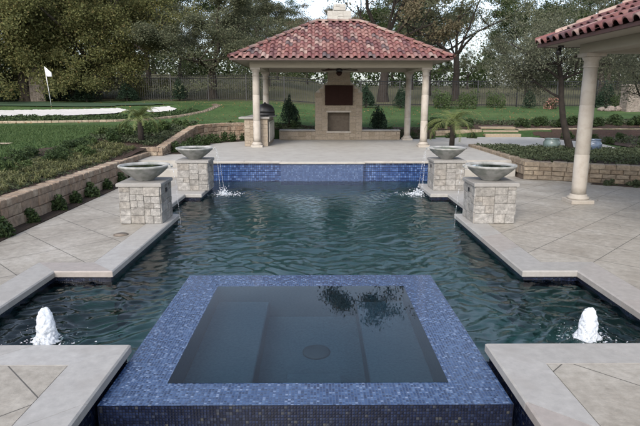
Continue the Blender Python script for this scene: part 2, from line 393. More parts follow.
def pdist(x, y, poly):
    d = 1e9; n = len(poly)
    for i in range(n):
        ax, ay = poly[i]; bx, by = poly[(i + 1) % n]
        dx, dy = bx - ax, by - ay; t = max(0, min(1, ((x - ax) * dx + (y - ay) * dy) / (dx * dx + dy * dy)))
        d = min(d, math.hypot(x - ax - t * dx, y - ay - t * dy))
    return d
xs = [-400, -250, -150, -100, -70, -50, -40, -34, -29, -25, -22, -19, -17] + list(np.arange(-15.5, 18.01, .25)) + [19.5, 21, 24, 28, 33, 40, 50, 70, 100, 150, 250, 400]
ys = [-60, -40, -25, -18] + list(np.arange(-14, 26.01, .25)) + list(np.arange(27, 45, 1)) + [48, 52, 58, 65, 75, 90, 110, 150, 220, 320, 500]
V = []; ins = []
for y in ys:
    for x in xs:
        i_ = False; z = hgt(x, y)
        if -5 < x < 17.5 and -14.5 < y < 21:
            i_ = inside(x, y, HOLE); d = pdist(x, y, HOLE)
            if i_ or d < .16: z = -.30
            i_ = i_ and d > .6
        V.append((x, y, z)); ins.append(i_)
nx = len(xs); F = []
for j in range(len(ys) - 1):
    for i in range(nx - 1):
        q = (j * nx + i, j * nx + i + 1, (j + 1) * nx + i + 1, (j + 1) * nx + i)
        if not all(ins[k] for k in q): F.append(q)
struct(np_mesh('ground', np.array(V), np.array(F), M['ground'], smooth=True))

def drape(name, poly, mat, dz=.02, step=.2, rough=0.0, hf=hgt, clip=None):
    x0, x1 = min(p[0] for p in poly), max(p[0] for p in poly); y0, y1 = min(p[1] for p in poly), max(p[1] for p in poly)
    gx = np.arange(x0, x1 + step, step); gy = np.arange(y0, y1 + step, step)
    idx = {}; V = []; F = []
    def vid(i, j):
        if (i, j) not in idx:
            idx[(i, j)] = len(V); V.append((gx[i], gy[j], hf(gx[i], gy[j]) + dz + random.uniform(-rough, rough)))
        return idx[(i, j)]
    for i in range(len(gx) - 1):
        for j in range(len(gy) - 1):
            cx, cy = gx[i] + step / 2, gy[j] + step / 2
            if inside(cx, cy, poly) and not (clip and inside(cx, cy, clip)):
                F.append((vid(i, j), vid(i + 1, j), vid(i + 1, j + 1), vid(i, j + 1)))
    return np_mesh(name, np.array(V), np.array(F), mat, smooth=True)

# ------------------------------------------------------------------ pool
XL, XR = -2.25, 2.28
LEFT = [(-1.45, 3.86), (-2.88, 3.86), (-2.88, 5.72), (XL, 5.72), (XL, 8.68), (-2.60, 8.68), (-2.60, 10.58), (XL - .03, 10.58), (XL - .03, 11.85), (-2.62, 11.85), (-2.62, 13.2)]
RIGHT = [(1.33, 3.86), (2.88, 3.86), (2.88, 5.70), (XR, 5.70), (XR, 8.68), (2.62, 8.68), (2.62, 10.58), (XR, 10.58), (XR, 11.85), (2.74, 11.85), (2.74, 13.2)]
OUT = LEFT + RIGHT[::-1]
mb = MB()
for i in range(len(OUT) - 1):
    (ax, ay), (bx, by) = OUT[i], OUT[(i + 1) % len(OUT)]
    mb.add([(ax, ay, -.02), (bx, by, -.02), (bx, by, -.30), (ax, ay, -.30)], [(0, 1, 2, 3)])
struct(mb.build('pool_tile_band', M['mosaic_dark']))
mb = MB()
for i in range(len(OUT) - 1):
    (ax, ay), (bx, by) = OUT[i], OUT[(i + 1) % len(OUT)]
    mb.add([(ax, ay, -.30), (bx, by, -.30), (bx, by, -1.45), (ax, ay, -1.45)], [(0, 1, 2, 3)])
mb.add([(-3.4, 3.3, -1.45), (3.4, 3.3, -1.45), (3.4, 13.6, -1.45), (-3.4, 13.6, -1.45)], [(0, 1, 2, 3)])
struct(mb.build('pool_basin', M['plaster']))

# water surface with real ripples
srcs = [(-2.23, 4.2, .0065, .15, .9), (2.27, 4.2, .0065, .15, .9), (-2.0, 8.35, .004, .11, .7), (2.03, 8.35, .004, .11, .7), (-1.9, 11.3, .006, .14, 1.0), (1.9, 11.3, .006, .14, 1.0)]
dirs = []
for k in range(54):
    a = RNG.uniform(0, 2 * pi) if k % 2 else RNG.normal(pi / 2, .7); wl = RNG.uniform(.13, .42) if k % 3 else RNG.uniform(.08, .18)
    dirs.append((math.cos(a) / wl * 2 * pi, math.sin(a) / wl * 2 * pi, RNG.uniform(0, 2 * pi), .0021 * wl ** 1.0))
def waves(X, Y):
    Z = np.zeros_like(X)
    wx = X + .16 * np.sin(1.9 * Y + 1.1) + .09 * np.sin(4.3 * Y + X * 2.1) + .03 * np.sin(9 * Y - 5 * X); wy = Y + .14 * np.sin(2.3 * X + .4) + .08 * np.sin(5.1 * X - Y * 1.7) + .03 * np.sin(11 * X + 4 * Y)
    for kx, ky, ph, am in dirs:
        q = .5 + .5 * np.sin(kx * wx + ky * wy + ph); Z += am * (2.6 * q ** 2.3 - .85)
    Z *= np.interp(Y, [5.2, 6.2, 8, 11, 13], [1.75, 1.25, 1.0, .55, .65]) * np.interp(np.abs(X), [0, 1.3, 2.2], [.8, .95, 1.3])
    Z *= .75 + .45 * np.sin(.9 * X + 1.3) * np.sin(1.1 * Y + .3)
    for sx, sy, am, wl, fall in srcs:
        r = np.hypot(wx - sx, wy - sy); Z += am * np.exp(-r / fall) * np.sin(2 * pi * r / wl)
    return Z
st = .022
gx = np.arange(-2.95, 2.96, st); gy = np.arange(3.80, 13.3, st)
X, Y = np.meshgrid(gx, gy); Z = WZ + waves(X, Y)
# calm down under the coping so that the water never climbs the walls
V = np.stack([X, Y, np.minimum(Z, -.085)], -1).reshape(-1, 3)
cx, cy = X[:-1, :-1] + st / 2, Y[:-1, :-1] + st / 2
def inpoly_np(px, py, poly):
    r = np.zeros(px.shape, bool); n = len(poly); j = n - 1
    for i in range(n):
        xi, yi = poly[i]; xj, yj = poly[j]
        if yi != yj: r ^= ((yi > py) != (yj > py)) & (px < (xj - xi) * (py - yi) / (yj - yi) + xi)
        j = i
    return r
keep = inpoly_np(cx, cy, OUT) | inpoly_np(cx + .03, cy, OUT) | inpoly_np(cx - .03, cy, OUT) | inpoly_np(cx, cy + .03, OUT) | inpoly_np(cx, cy - .03, OUT)
keep &= ~((cx > -1.38) & (cx < 1.24) & (cy < 5.80))
J, I = np.nonzero(keep); n_ = len(gx)
F = np.stack([J * n_ + I, J * n_ + I + 1, (J + 1) * n_ + I + 1, (J + 1) * n_ + I], -1)
used, inv = np.unique(F, return_inverse=True)
struct(np_mesh('pool_water', V[used], inv.reshape(F.shape), M['water'], smooth=True))

# coping strips round the pool, in separate stones
def coping_run(mb, pts, width, z0, z1, out_sign, seglen=1.2, lip=.03):
    """pts open polyline; the strip lies on the side given by out_sign, mitred"""
    n = len(pts); off = []
    P = [Vector(p) for p in pts]
    def offs(w):
        r = []
        for i in range(n):
            ns = []
            for a, b in ((i - 1, i), (i, i + 1)):
                if a < 0 or b >= n: continue
                d = (P[b] - P[a]).normalized(); ns.append(Vector((d.y, -d.x)) * out_sign)
            if len(ns) == 1: r.append(P[i] + ns[0] * w)
            else:
                m_ = (ns[0] + ns[1]); m_ = m_ / max(.2, m_.dot(ns[0])); r.append(P[i] + m_ * w)
        return r
    A = offs(-lip); A2 = offs(-lip + .012); B = offs(width)
    for i in range(n - 1):
        Ls = (P[i + 1] - P[i]).length; k = max(1, round(Ls / seglen))
        for s in range(k):
            g = .002 / Ls
            t0, t1 = s / k + (g if s else 0), (s + 1) / k - (g if s < k - 1 else 0)
            if s == 0: t0 = 0.0
            if s == k - 1: t1 = 1.0
            L_ = lambda Q, t: Q[i].lerp(Q[i + 1], t)
            a0, a1, b0, b1, c0, c1 = L_(A, t0), L_(A, t1), L_(B, t0), L_(B, t1), L_(A2, t0), L_(A2, t1)
            vs = [(*a0, z0), (*a1, z0), (*b1, z0), (*b0, z0), (*a0, z1 - .012), (*a1, z1 - .012), (*b1, z1), (*b0, z1), (*c0, z1), (*c1, z1)]
            fs = [(0, 1, 2, 3), (0, 4, 5, 1), (4, 8, 9, 5), (8, 7, 6, 9), (3, 2, 6, 7), (0, 3, 7, 8, 4), (1, 5, 9, 6, 2)]
            if out_sign > 0: fs = [f[::-1] for f in fs]
            mb.add(vs, fs)
CW = .30; CH = .062
mb = MB()
coping_run(mb, [(-1.45, -6), (-1.45, 3.86), (-2.88, 3.86), (-2.88, 5.72), (XL, 5.72), (XL, 8.68)], CW, -CH, .004, -1, .85)
coping_run(mb, [(-2.60, 8.70), (-2.60, 10.56)], CW, -CH, .004, -1, 1.0)
coping_run(mb, [(1.33, -6), (1.33, 3.86), (2.88, 3.86), (2.88, 5.70), (XR, 5.70), (XR, 8.68)], CW, -CH, .004, 1, .85)
coping_run(mb, [(2.62, 8.70), (2.62, 10.56)], CW, -CH, .004, 1, 1.0)
# slabs carrying the far pedestals
mb.box(-3.05, XL + 0, 10.56, 11.87, -CH, .0045, .01); mb.box(XR - .03, 3.08, 10.56, 11.87, -CH, .0045, .01)
mb.box(-2.90, -2.59, 11.874, 13.0, -CH, .004, .01); mb.box(2.71, 3.02, 11.874, 13.0, -CH, .004, .01)
mb.box(-2.9, XL - .302, 8.40, 8.69, -CH, .0035, .01); mb.box(XR + .302, 2.92, 8.40, 8.69, -CH, .0035, .01)
struct(mb.build('pool_coping', M['coping']))
# deck fields
mb = MB()
e = .008
mb.prism([(-4.15, -8), (-4.15, 13.0), (-2.90 - e, 13.0), (-2.90 - e, 8.70), (-2.55 - e, 8.40 - e), (-2.55 - e, 6.02 + e), (-3.18 - e, 6.02 + e), (-3.18 - e, 3.56 - e), (-1.75 - e, 3.56 - e), (-1.75 - e, -8)], -.25, 0)
mb.prism([(17, -8), (17, 10.35), (12, 10.55), (9, 10.95), (7.1, 11.55), (6.1, 12.0), (5.4, 12.35), (4.8, 12.55), (4.8, 13.0), (3.02 + e, 13.0), (3.02 + e, 11.88), (3.08 + e, 10.5), (2.92 + e, 8.70), (2.58 + e, 8.40 - e), (2.58 + e, 6.0 + e), (3.18 + e, 6.0 + e), (3.18 + e, 3.56 - e), (1.63 + e, 3.56 - e), (1.63 + e, -8)], -.25, 0)
struct(mb.build('pool_deck', M['deck']))
mb = MB()
for x0, x1, y0, y1 in ((-4.6, -1.56, -8, 3.75), (-4.6, -3.0, 3.75, 13.0), (-3.0, -2.36, 5.84, 8.5), (-3.0, -2.7, 8.5, 13), (1.44, 17, -8, 3.75), (3.0, 17, 3.75, 10.4), (3.0, 9, 10.4, 11.2), (2.40, 3.0, 5.84, 8.5), (2.73, 3.0, 8.5, 11.9), (3, 5, 11.2, 13), (5, 6, 11.2, 12.0)):
    mb.box(x0, x1, y0, y1, -.20, -.018)
struct(mb.build('joint_bed', M['joint']))
# steps and terrace
mb = MB()
mb.box(-4.4, -2.64, 13.02, 13.40, -.2, .175, .012); mb.box(2.76, 4.8, 13.02, 13.40, -.2, .175, .012)
struct(mb.build('terrace_step', M['terrace']))
mb = MB()
TP = [(-4.45, 13.42), (-4.45, 14.45), (-4.12, 14.45), (-4.12, 18.7), (-3.6, 19.7), (-2.8, 20.25), (-1.7, 20.5), (4.5, 20.5), (4.85, 17.3), (4.85, 13.42), (2.80, 13.42), (2.80, 13.34), (-2.68, 13.34), (-2.68, 13.42)]
mb.prism(TP, -.3, T)
struct(mb.build('terrace_floor', M['terrace']))
mb = MB()
x = -2.64
for k in range(6):
    x1 = x + 5.4 / 6 - .003
    if not (-.87 < (x + x1) / 2 < 1.16): pass
    mb.box(x, x1, 13.14, 13.338, T - .045, T + .004, .01); x = x1 + .003
mb.box(-.88, 1.17, 13.02, 13.137, T - .045, T + .006, .01)
struct(mb.build('terrace_coping', M['terrace']))
# raised tile wall
t = thing('raised_tile_wall', 'raised cobalt mosaic wall at the far end of the pool below the terrace edge', 'tile wall', (.1, 13.2, WZ))
mb = MB()
for x0, x1 in ((-2.64, -.852), (1.142, 2.76)):
    for k in range(6):
        z0 = T - .075 - (k + 1) * .085; mb.box(x0, x1, 13.20 - .014 * k, 13.33, z0, z0 + .078)
    mb.box(x0, x1, 13.25, 13.335, -.5, T - .046)
mb.build('tile_face', M['mosaic_wall'], t)
mb = MB(); mb.box(-.85, 1.14, 13.06, 13.33, -.6, T - .047); mb.build('centre_panel', M['mosaic_panel'], t)

# spa
SX0, SX1, SY0, SY1 = -1.418, 1.282, 3.20, 5.85; IX0, IX1, IY0, IY1 = -1.04, .925, 3.48, 5.48; SZ = -.098
spa = thing('spa', 'square raised spa with a blue mosaic rim at the near end of the pool', 'spa', ((SX0 + SX1) / 2, (SY0 + SY1) / 2, -1.4))
mb = MB()
b = .012
for x0, x1, y0, y1 in ((SX0, SX1, SY0, IY0), (SX0, SX1, IY1, SY1), (SX0, IX0, IY0, IY1), (IX1, SX1, IY0, IY1)):
    mb.add([(x0, y0, SZ), (x1, y0, SZ), (x1, y1, SZ), (x0, y1, SZ)], [(0, 1, 2, 3)])
mb.build('rim', M['mosaic'], spa)
mb = MB()
for (a, c) in (((SX0, SY0), (SX1, SY0)), ((SX1, SY0), (SX1, SY1)), ((SX1, SY1), (SX0, SY1)), ((SX0, SY1), (SX0, SY0))):
    mb.add([(*a, -1.42), (*c, -1.42), (*c, SZ), (*a, SZ)], [(0, 1, 2, 3)])
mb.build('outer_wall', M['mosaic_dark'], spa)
mb = MB()
c4 = [(IX0, IY0), (IX1, IY0), (IX1, IY1), (IX0, IY1)]
for i in range(4):
    a, c = c4[i], c4[(i + 1) % 4]
    mb.add([(*a, SZ), (*c, SZ), (*c, -.95), (*a, -.95)], [(0, 1, 2, 3)])
mb.add([(*p, -.95) for p in c4], [(0, 1, 2, 3)])
mb.build('basin', M['spaplaster'], spa)
for x0, x1, y0, y1, z in ((IX0 + .002, -.50, IY0 + .002, IY1 - .002, -.55), (.42, IX1 - .002, IY0 + .002, IY1 - .002, -.55), (-.24, .20, IY0 + .002, 3.98, -.50)):
    mb = MB(); mb.box(x0, x1, y0, y1, -.948, z, .01); mb.build('bench', M['spaplaster'], spa)
mb = MB(); mb.lathe([(.13, 0), (.13, .02), (.11, .03), (.02, .035)], (.0, 4.72, -.949), 20); mb.build('drain_cover', mat_plain('grey_drain_plastic', (.05, .065, .075), .6), spa)
gx = np.arange(IX0, IX1 + .01, .0491); gy = np.linspace(IY0, IY1, 41); X, Y = np.meshgrid(gx, gy)
V = np.stack([X, Y, SZ + .002 + X * 0], -1).reshape(-1, 3); n_ = len(gx)
F = np.array([(j * n_ + i, j * n_ + i + 1, (j + 1) * n_ + i + 1, (j + 1) * n_ + i) for j in range(40) for i in range(n_ - 1)])
struct(np_mesh('spa_water', V, F, M['spawater'], smooth=True))
# catch trough round the near side of the spa
mb = MB()
mb.box(-1.45, SX0 - .001, 3.80, 3.86, -1.4, -.13); mb.box(SX1 + .001, 1.33, 3.80, 3.86, -1.4, -.13)
mb.add([(-1.45, 3.85, -.05), (-1.45, -6, -.05), (-1.45, -6, -1.2), (-1.45, 3.85, -1.2)], [(0, 1, 2, 3)])
mb.add([(1.33, 3.85, -.05), (1.33, -6, -.05), (1.33, -6, -1.2), (1.33, 3.85, -1.2)], [(3, 2, 1, 0)])
mb.add([(-1.45, -6, -.9), (1.33, -6, -.9), (1.33, 3.85, -.9), (-1.45, 3.85, -.9)], [(0, 1, 2, 3)])
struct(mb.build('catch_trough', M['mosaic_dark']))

# bubblers
def froth(o, vs_, sm_=6):
    m_ = o.modifiers.new('remesh', 'REMESH'); m_.mode = 'VOXEL'; m_.voxel_size = vs_; m_.use_smooth_shade = True
    q_ = o.modifiers.new('smooth', 'SMOOTH'); q_.factor = .6; q_.iterations = sm_
    return o
def blob_cloud(mb, c, n, sx, sz, r0, r1, up=1):
    for k in range(n):
        a = random.uniform(0, 2 * pi); q = abs(random.gauss(0, 1))
        x, y = c[0] + math.cos(a) * q * sx, c[1] + math.sin(a) * q * sx
        z = c[2] + abs(random.gauss(0, 1)) * sz * up
        r = random.uniform(r0, r1)
        mb.add([(x + r, y, z), (x, y + r, z), (x - r, y, z), (x, y - r, z), (x, y, z + r), (x, y, z - r)],
               [(0, 1, 4), (1, 2, 4), (2, 3, 4), (3, 0, 4), (1, 0, 5), (2, 1, 5), (3, 2, 5), (0, 3, 5)], True)
_ico = bmesh.new(); bmesh.ops.create_icosphere(_ico, subdivisions=1, radius=1.0)
_iv = [tuple(v.co) for v in _ico.verts]; _if = [tuple(v.index for v in f.verts) for f in _ico.faces]; _ico.free()
def puff(mb, c, r_, sz):
    mb.add([(c[0] + x * r_, c[1] + y * r_, c[2] + z * r_ * sz) for x, y, z in _iv], _if, True)
def plume(mb, c, H, R, n=26, m=16, seed=0):
    rr = random.Random(seed); vs = []; fs = []
    ph = [rr.uniform(0, 6.28) for _ in range(8)]
    for i in range(m + 1):
        t = i / m
        prof = R * ((max(0, 1 - t ** 2.6)) ** .5 * .82 + .45 * math.exp(-t * 8)) if t < 1 else 0.012
        for k in range(n):
            a = 2 * pi * k / n
            j = 1 + .16 * math.sin(3 * a + ph[0] + 7 * t) + .12 * math.sin(7 * a + ph[1] - 11 * t) + .10 * math.sin(12 * a + 17 * t + ph[2]) + rr.uniform(-.09, .09)
            vs.append((c[0] + prof * j * math.cos(a), c[1] + prof * j * math.sin(a), c[2] + H * t * (1 + .05 * math.sin(5 * a + ph[3])) + rr.uniform(-.006, .006)))
    for i in range(m):
        for k in range(n): fs.append((i * n + k, i * n + (k + 1) % n, (i + 1) * n + (k + 1) % n, (i + 1) * n + k))
    fs.append(tuple(range(m * n, m * n + n)))
    mb.add(vs, fs, True)
for i, (bx, by, lab) in enumerate(((-2.23, 4.22, 'white bubbling jet of water rising in the left-hand pool alcove'), (2.27, 4.24, 'white bubbling jet of water rising in the right-hand pool alcove'))):
    t = thing('water_jet', lab, 'water jet', (bx, by, WZ), 'bubbler jets in the pool alcoves')
    mb = MB(); plume(mb, (bx, by, WZ - .02), .24 - .02 * i, .072, seed=i)
    for q in range(4): plume(mb, (bx + random.uniform(-.03, .03), by + random.uniform(-.03, .03), WZ - .02), random.uniform(.16, .25), .033, 14, 10, seed=i * 9 + q)
    for q in range(1300):
        tt = random.random() ** .85; a = random.uniform(0, 2 * pi); rad = (.070 * (1 - tt ** 3.0) ** .5 + .07 * math.exp(-tt * 11)) * random.uniform(.6, 1.02)
        puff(mb, (bx + math.cos(a) * rad, by + math.sin(a) * rad, WZ + tt * (.265 - .02 * i) * (1 + .08 * math.sin(2 * a + i * 2))), random.uniform(.006, .014), 1.5)
    for q in range(260):
        a = random.uniform(0, 2 * pi); rad = abs(random.gauss(0, .10)) + .05
        puff(mb, (bx + math.cos(a) * rad * 1.25, by + math.sin(a) * rad, WZ + .002), random.uniform(.006, .016), .35)
    tag(froth(mb.build('foam_column', M['foam'], t), .0065, 3), kind='stuff')
    mb = MB(); blob_cloud(mb, (bx, by, WZ + .01), 160, .07, .12, .001, .003); blob_cloud(mb, (bx, by, WZ), 300, .13, .008, .0015, .004); tag(mb.build('droplet_spray', M['foam'], t), kind='stuff')

# ------------------------------------------------------------------ stone builders
def frustum_block(mb, o, u, v, n, su, sv, dp, bev, jit=0):
    """block on a wall face: origin o, axes u (along) v (up) n (out)"""
    j = lambda: random.uniform(-jit, jit)
    p = lambda a, b_, c: o + u * a + v * b_ + n * c
    d = [dp + j() for _ in range(4)]
    vs = [p(0, 0, -.03), p(su, 0, -.03), p(su, sv, -.03), p(0, sv, -.03), p(0, 0, dp - bev), p(su, 0, dp - bev), p(su, sv, dp - bev), p(0, sv, dp - bev),
          p(bev, bev, d[0]), p(su - bev, bev, d[1]), p(su - bev, sv - bev, d[2]), p(bev, sv - bev, d[3])]
    mb.add(vs, [(0, 1, 5, 4), (1, 2, 6, 5), (2, 3, 7, 6), (3, 0, 4, 7), (4, 5, 9, 8), (5, 6, 10, 9), (6, 7, 11, 10), (7, 4, 8, 11), (8, 9, 10, 11)])
def ashlar_face(mb, o, u, n, W, H, rng, dp=.012):
    """random ashlar: columns of mixed stones"""
    up = Vector((0, 0, 1)); g = .004
    def split(x, z, w, h):
        if w > .33 or (w > h * 2.0 and w > .20):
            s = w * rng.uniform(.38, .62); split(x, z, s, h); split(x + s, z, w - s, h)
        elif h > .19 or (h > w * 1.1 and h > .13):
            s = h * rng.uniform(.36, .64); split(x, z, w, s); split(x, z + s, w, h - s)
        else:
            frustum_block(mb, o + u * (x + g / 2) + up * (z + g / 2), u, up, n, w - g, h - g, dp + rng.uniform(-.003, .006), .005, .004)
    split(0, 0, W, H)
def stone_wall(name, label, cat, pts, H, side, mat, th=.20, courses=None, group=None, blen=(.2, .34), cap=True, ztop=None, z0f=None, caplen=(.09, .16)):
    """retaining wall along a polyline; side=+1: visible face on the right of the direction of travel. ztop: list of top heights at each point"""
    P = [Vector((*p, 0)) for p in pts]; zt = ztop or [H] * len(P); z0s = z0f or [0.0] * len(P)
    t = thing(name, label, cat, (P[0].x, P[0].y, z0s[0]), group)
    mb = MB(); bk = MB(); cp = MB(); up = Vector((0, 0, 1))
    for i in range(len(P) - 1):
        d = P[i + 1] - P[i]; Ls = d.length; u = d.normalized(); n = Vector((u.y, -u.x, 0)) * side
        zb = lambda s_: z0s[i] + (z0s[i + 1] - z0s[i]) * s_ / Ls
        ztp = lambda s_: zt[i] + (zt[i + 1] - zt[i]) * s_ / Ls
        bq = [P[i], P[i + 1], P[i + 1] - n * th, P[i] - n * th]
        bz = [ztp(0) - .01, ztp(Ls) - .01, ztp(Ls) - .01, ztp(0) - .01]
        bk.add([(q.x, q.y, -.32) for q in bq] + [(q.x, q.y, z_) for q, z_ in zip(bq, bz)], [(4, 5, 6, 7), (0, 1, 5, 4), (1, 2, 6, 5), (2, 3, 7, 6), (3, 0, 4, 7)])
        hc = .10 if cap else 0
        nc = courses or max(1, round((zt[i] - z0s[i] - hc) / .125))
        for c in range(nc):
            s = -random.uniform(0, .1) if i == 0 else 0
            s = 0
            while s < Ls - .02:
                w = random.uniform(*blen)
                if Ls - s - w < .1: w = Ls - s
                hh = (ztp(s) - hc - zb(s)) / nc
                rot = random.uniform(-.012, .012)
                o = P[i] + u * (s + .004) + up * (zb(s) + c * hh + .003) + n * random.uniform(-.004, .012)
                frustum_block(mb, o, (u + n * rot).normalized(), (up + u * random.uniform(-.02, .02)).normalized(), n, w - .008, hh - .007, .035, .014, .008)
                s += w
        if cap:
            s = 0
            while s < Ls - .01:
                w = random.uniform(*caplen)
                if Ls - s - w < .06: w = Ls - s
                z1 = ztp(s) + random.uniform(0, .012); z0 = ztp(s) - hc + .002
                a = P[i] + u * (s + .003) + n * (.045 + random.uniform(-.006, .01)); q = u * (w - .006); bkk = -n * (th + .05); bb = .010
                pts4 = [a, a + q, a + q + bkk, a + bkk]; cc = sum(pts4, Vector()) / 4
                vs = [p + up * z0 for p in pts4] + [p + up * (z1 - bb) for p in pts4] + [p + (u * (bb if (p - cc).dot(u) < 0 else -bb)) + (n * (bb if (p - cc).dot(n) < 0 else -bb)) + up * z1 for p in pts4]
                cp.add(vs, [(0, 1, 5, 4), (1, 2, 6, 5), (2, 3, 7, 6), (3, 0, 4, 7), (4, 5, 9, 8), (5, 6, 10, 9), (6, 7, 11, 10), (7, 4, 8, 11), (8, 9, 10, 11)])
                s += w
    mb.build('stone_face', mat, t); bk.build('backing', M['wallback'], t)
    if cap: cp.build('cap_course', mat, t)
    return t

stone_wall('retaining_wall', 'long tan stone retaining wall along the left edge of the pool deck', 'stone wall', [(-4.42, -6), (-4.42, 14.4)], .42, 1, M['wallstone'], z0f=[0, 0], ztop=[.42, .46], courses=2, blen=(.16, .30))
stone_wall('retaining_wall', 'short low tan stone wall facing the pool beside the left palm', 'stone wall', [(-4.75, 14.47), (-4.05, 14.47)], .56, 1, M['wallstone'], z0f=[T, T], ztop=[.58, .56], courses=1)
stone_wall('retaining_wall', 'curved tan stone wall rising behind the terrace left of the pavilion', 'stone wall',
           [(-4.08, 14.5), (-4.10, 16.5), (-4.08, 18.5), (-3.9, 19.1), (-3.55, 19.65), (-3.1, 20.05), (-2.6, 20.25), (-1.6, 20.42)], .9, 1, M['wallstone'], z0f=[T] * 8, ztop=[.56, .74, .92, .95, .96, .96, .96, .96], courses=3, blen=(.14, .26))
stone_wall('retaining_wall', 'low curved grey tan stone wall holding the ground cover bed on the right', 'stone wall',
           [(4.82, 12.55), (5.4, 12.38), (6.1, 12.03), (7.1, 11.58), (9, 10.98), (12, 10.58), (17, 10.38)], .41, 1, M['wallstone2'], courses=3, blen=(.18, .34), caplen=(.2, .34))
stone_wall('stone_kerb', 'straight low stone kerb between the terrace and the ground cover bed', 'stone kerb', [(4.87, 17.3), (4.87, 12.6)], .42, 1, M['wallstone2'], courses=1, z0f=[.1, .1], blen=(.2, .3), th=.2)
stone_wall('stone_edging', 'pale stone edging wall below the far right lawn', 'stone edging', [(4.7, 21.6), (6.6, 21.9)], .6, 1, M['edging'], courses=1, z0f=[.38, .42], ztop=[.58, .62], th=.25)
stone_wall('stone_edging', 'pale stone edging wall running right from the garden steps', 'stone edging', [(8.1, 22.0), (11, 22.3), (16, 22.0), (22, 21.5)], .62, 1, M['edging'], courses=1, z0f=[.42, .42, .42, .42], ztop=[.64, .64, .62, .6], th=.25)
mb = MB()
for k in range(3): mb.box(6.65, 8.05, 21.50 + k * .34, 21.84 + k * .34 + .02, .2, .47 + k * .12, .01)
struct(mb.build('garden_steps', M['edging']))

# pedestals and bowls
def pedestal(cx, cy, label, side):
    t = thing('stone_pedestal', label, 'pedestal', (cx, cy, .004), 'stone pedestals beside the pool')
    h = .565; w = .60; r = random.Random(int(cx * 100 + cy * 10))
    core = MB(); core.box(cx - w / 2 + .004, cx + w / 2 - .004, cy - w / 2 + .004, cy + w / 2 - .004, .005, .005 + h); core.build('core', M['mortar'], t)
    mb = MB(); V3 = Vector
    for o, u, n in ((V3((cx - w / 2, cy - w / 2, .005)), V3((1, 0, 0)), V3((0, -1, 0))), (V3((cx + w / 2, cy - w / 2, .005)), V3((0, 1, 0)), V3((1, 0, 0))),
                    (V3((cx + w / 2, cy + w / 2, .005)), V3((-1, 0, 0)), V3((0, 1, 0))), (V3((cx - w / 2, cy + w / 2, .005)), V3((0, -1, 0)), V3((-1, 0, 0)))):
        ashlar_face(mb, o, u, n, w, h, r)
    mb.build('stone_cladding', M['ashlar'], t)
    mb = MB(); mb.box(cx - .335, cx + .335, cy - .335, cy + .335, .005 + h, .005 + h + .05, .012); mb.build('cap', M['cap'], t)
    s = 1 if cx < 0 else -1
    mb = MB(); mb.box(cx + s * .29, cx + s * .325, cy - .03, cy + .03, h - .12, h - .06); mb.build('light_fitting', M['black'], t)
    return t
def bowl(cx, cy, label, z):
    s = 1 if cx < 0 else -1
    t = thing('fountain_bowl', label, 'bowl', (cx, cy, z), 'fountain bowls on the pedestals')
    mb = MB()
    prof = [(.125, 0), (.135, .012), (.15, .03), (.20, .065), (.27, .125), (.33, .185), (.365, .225), (.382, .238), (.385, .262), (.378, .27), (.350, .27), (.342, .262), (.32, .232), (.2, .20), (.05, .19)]
    prof = [(a_, b__ * .88) for a_, b__ in prof]
    mb.lathe(prof, (cx, cy, z), 48); mb.build('shell', M['bowl'], t)
    mb = MB(); mb.lathe([(.325, .216), (.001, .2161)], (cx, cy, z), 40, False); mb.build('still_water', M['bowlwater'], t)
    mb = MB()
    x0, x1 = sorted((cx + s * .30, cx + s * .42)); mb.box(x0, x1, cy - .05, cy + .05, z + .200, z + .215)
    mb.box(x0, x1, cy - .06, cy - .051, z + .19, z + .238); mb.box(x0, x1, cy + .051, cy + .06, z + .19, z + .238)
    mb.build('spout', M['bowl'], t)
    return s
peds = [(-2.62, 8.29, 'near left stone pedestal beside the pool', 'wide grey bowl on the near left pedestal'), (2.67, 8.27, 'near right stone pedestal beside the pool', 'wide grey bowl on the near right pedestal'),
        (-2.50, 11.27, 'far left stone pedestal at the corner of the raised tile wall', 'wide grey bowl on the far left pedestal'), (2.70, 11.25, 'far right stone pedestal in front of the palm', 'wide grey bowl on the far right pedestal')]
for cx, cy, l1, l2 in peds:
    pedestal(cx, cy, l1, 0); s = bowl(cx, cy, l2, .622)
    near = cy < 10
    t = thing('falling_water', 'thin stream of water falling from the ' + l2.split('the ')[1].replace('pedestal', 'bowl') + ' into the pool', 'water stream', (cx + s * .45, cy, WZ), 'streams falling from the bowls')
    for q in range(1 if near else 4):
        mb = MB()
        yy = cy + (q - (1 if near else 2.5)) * (.012 if near else .014); p0 = Vector((cx + s * .42, yy, .622 + .218)); vx = random.uniform(.16, .24) if near else random.uniform(.12, .40)
        pts = []
        for k in range(12):
            tt = k / 11 * .445; pts.append((p0.x + s * vx * tt + random.uniform(-.003, .003), yy + random.uniform(-.004, .004), p0.z - 4.9 * tt * tt))
        mb.tube(pts, [.0034 + random.uniform(-.0008, .001) for k in range(12)], 6); mb.build('stream', M['spray'], t)
    ex = cx + s * (.44 + (.20 if near else .28) * .445)
    mb = MB()
    if near: [puff(mb, (ex + random.gauss(0, .05), cy + random.gauss(0, .05), WZ + .002), random.uniform(.004, .010), .4) for _ in range(45)]; blob_cloud(mb, (ex, cy, WZ + .01), 30, .04, .04, .001, .003)
    else:
        for q in range(420): puff(mb, (ex + s * .05 + random.gauss(0, .15), cy + random.gauss(0, .13), WZ + .003), random.uniform(.005, .020), .4)
        for q in range(150):
            a = random.uniform(0, 2 * pi); hh = abs(random.gauss(0, .06)); puff(mb, (ex + random.gauss(0, .06), cy + random.gauss(0, .06), WZ + hh), random.uniform(.005, .014), 1.2)
        blob_cloud(mb, (ex + s * .03, cy, WZ + .01), 500, .10, .13, .001, .003)
    froth(mb.build('splash', M['froth'], t), .007, 2)

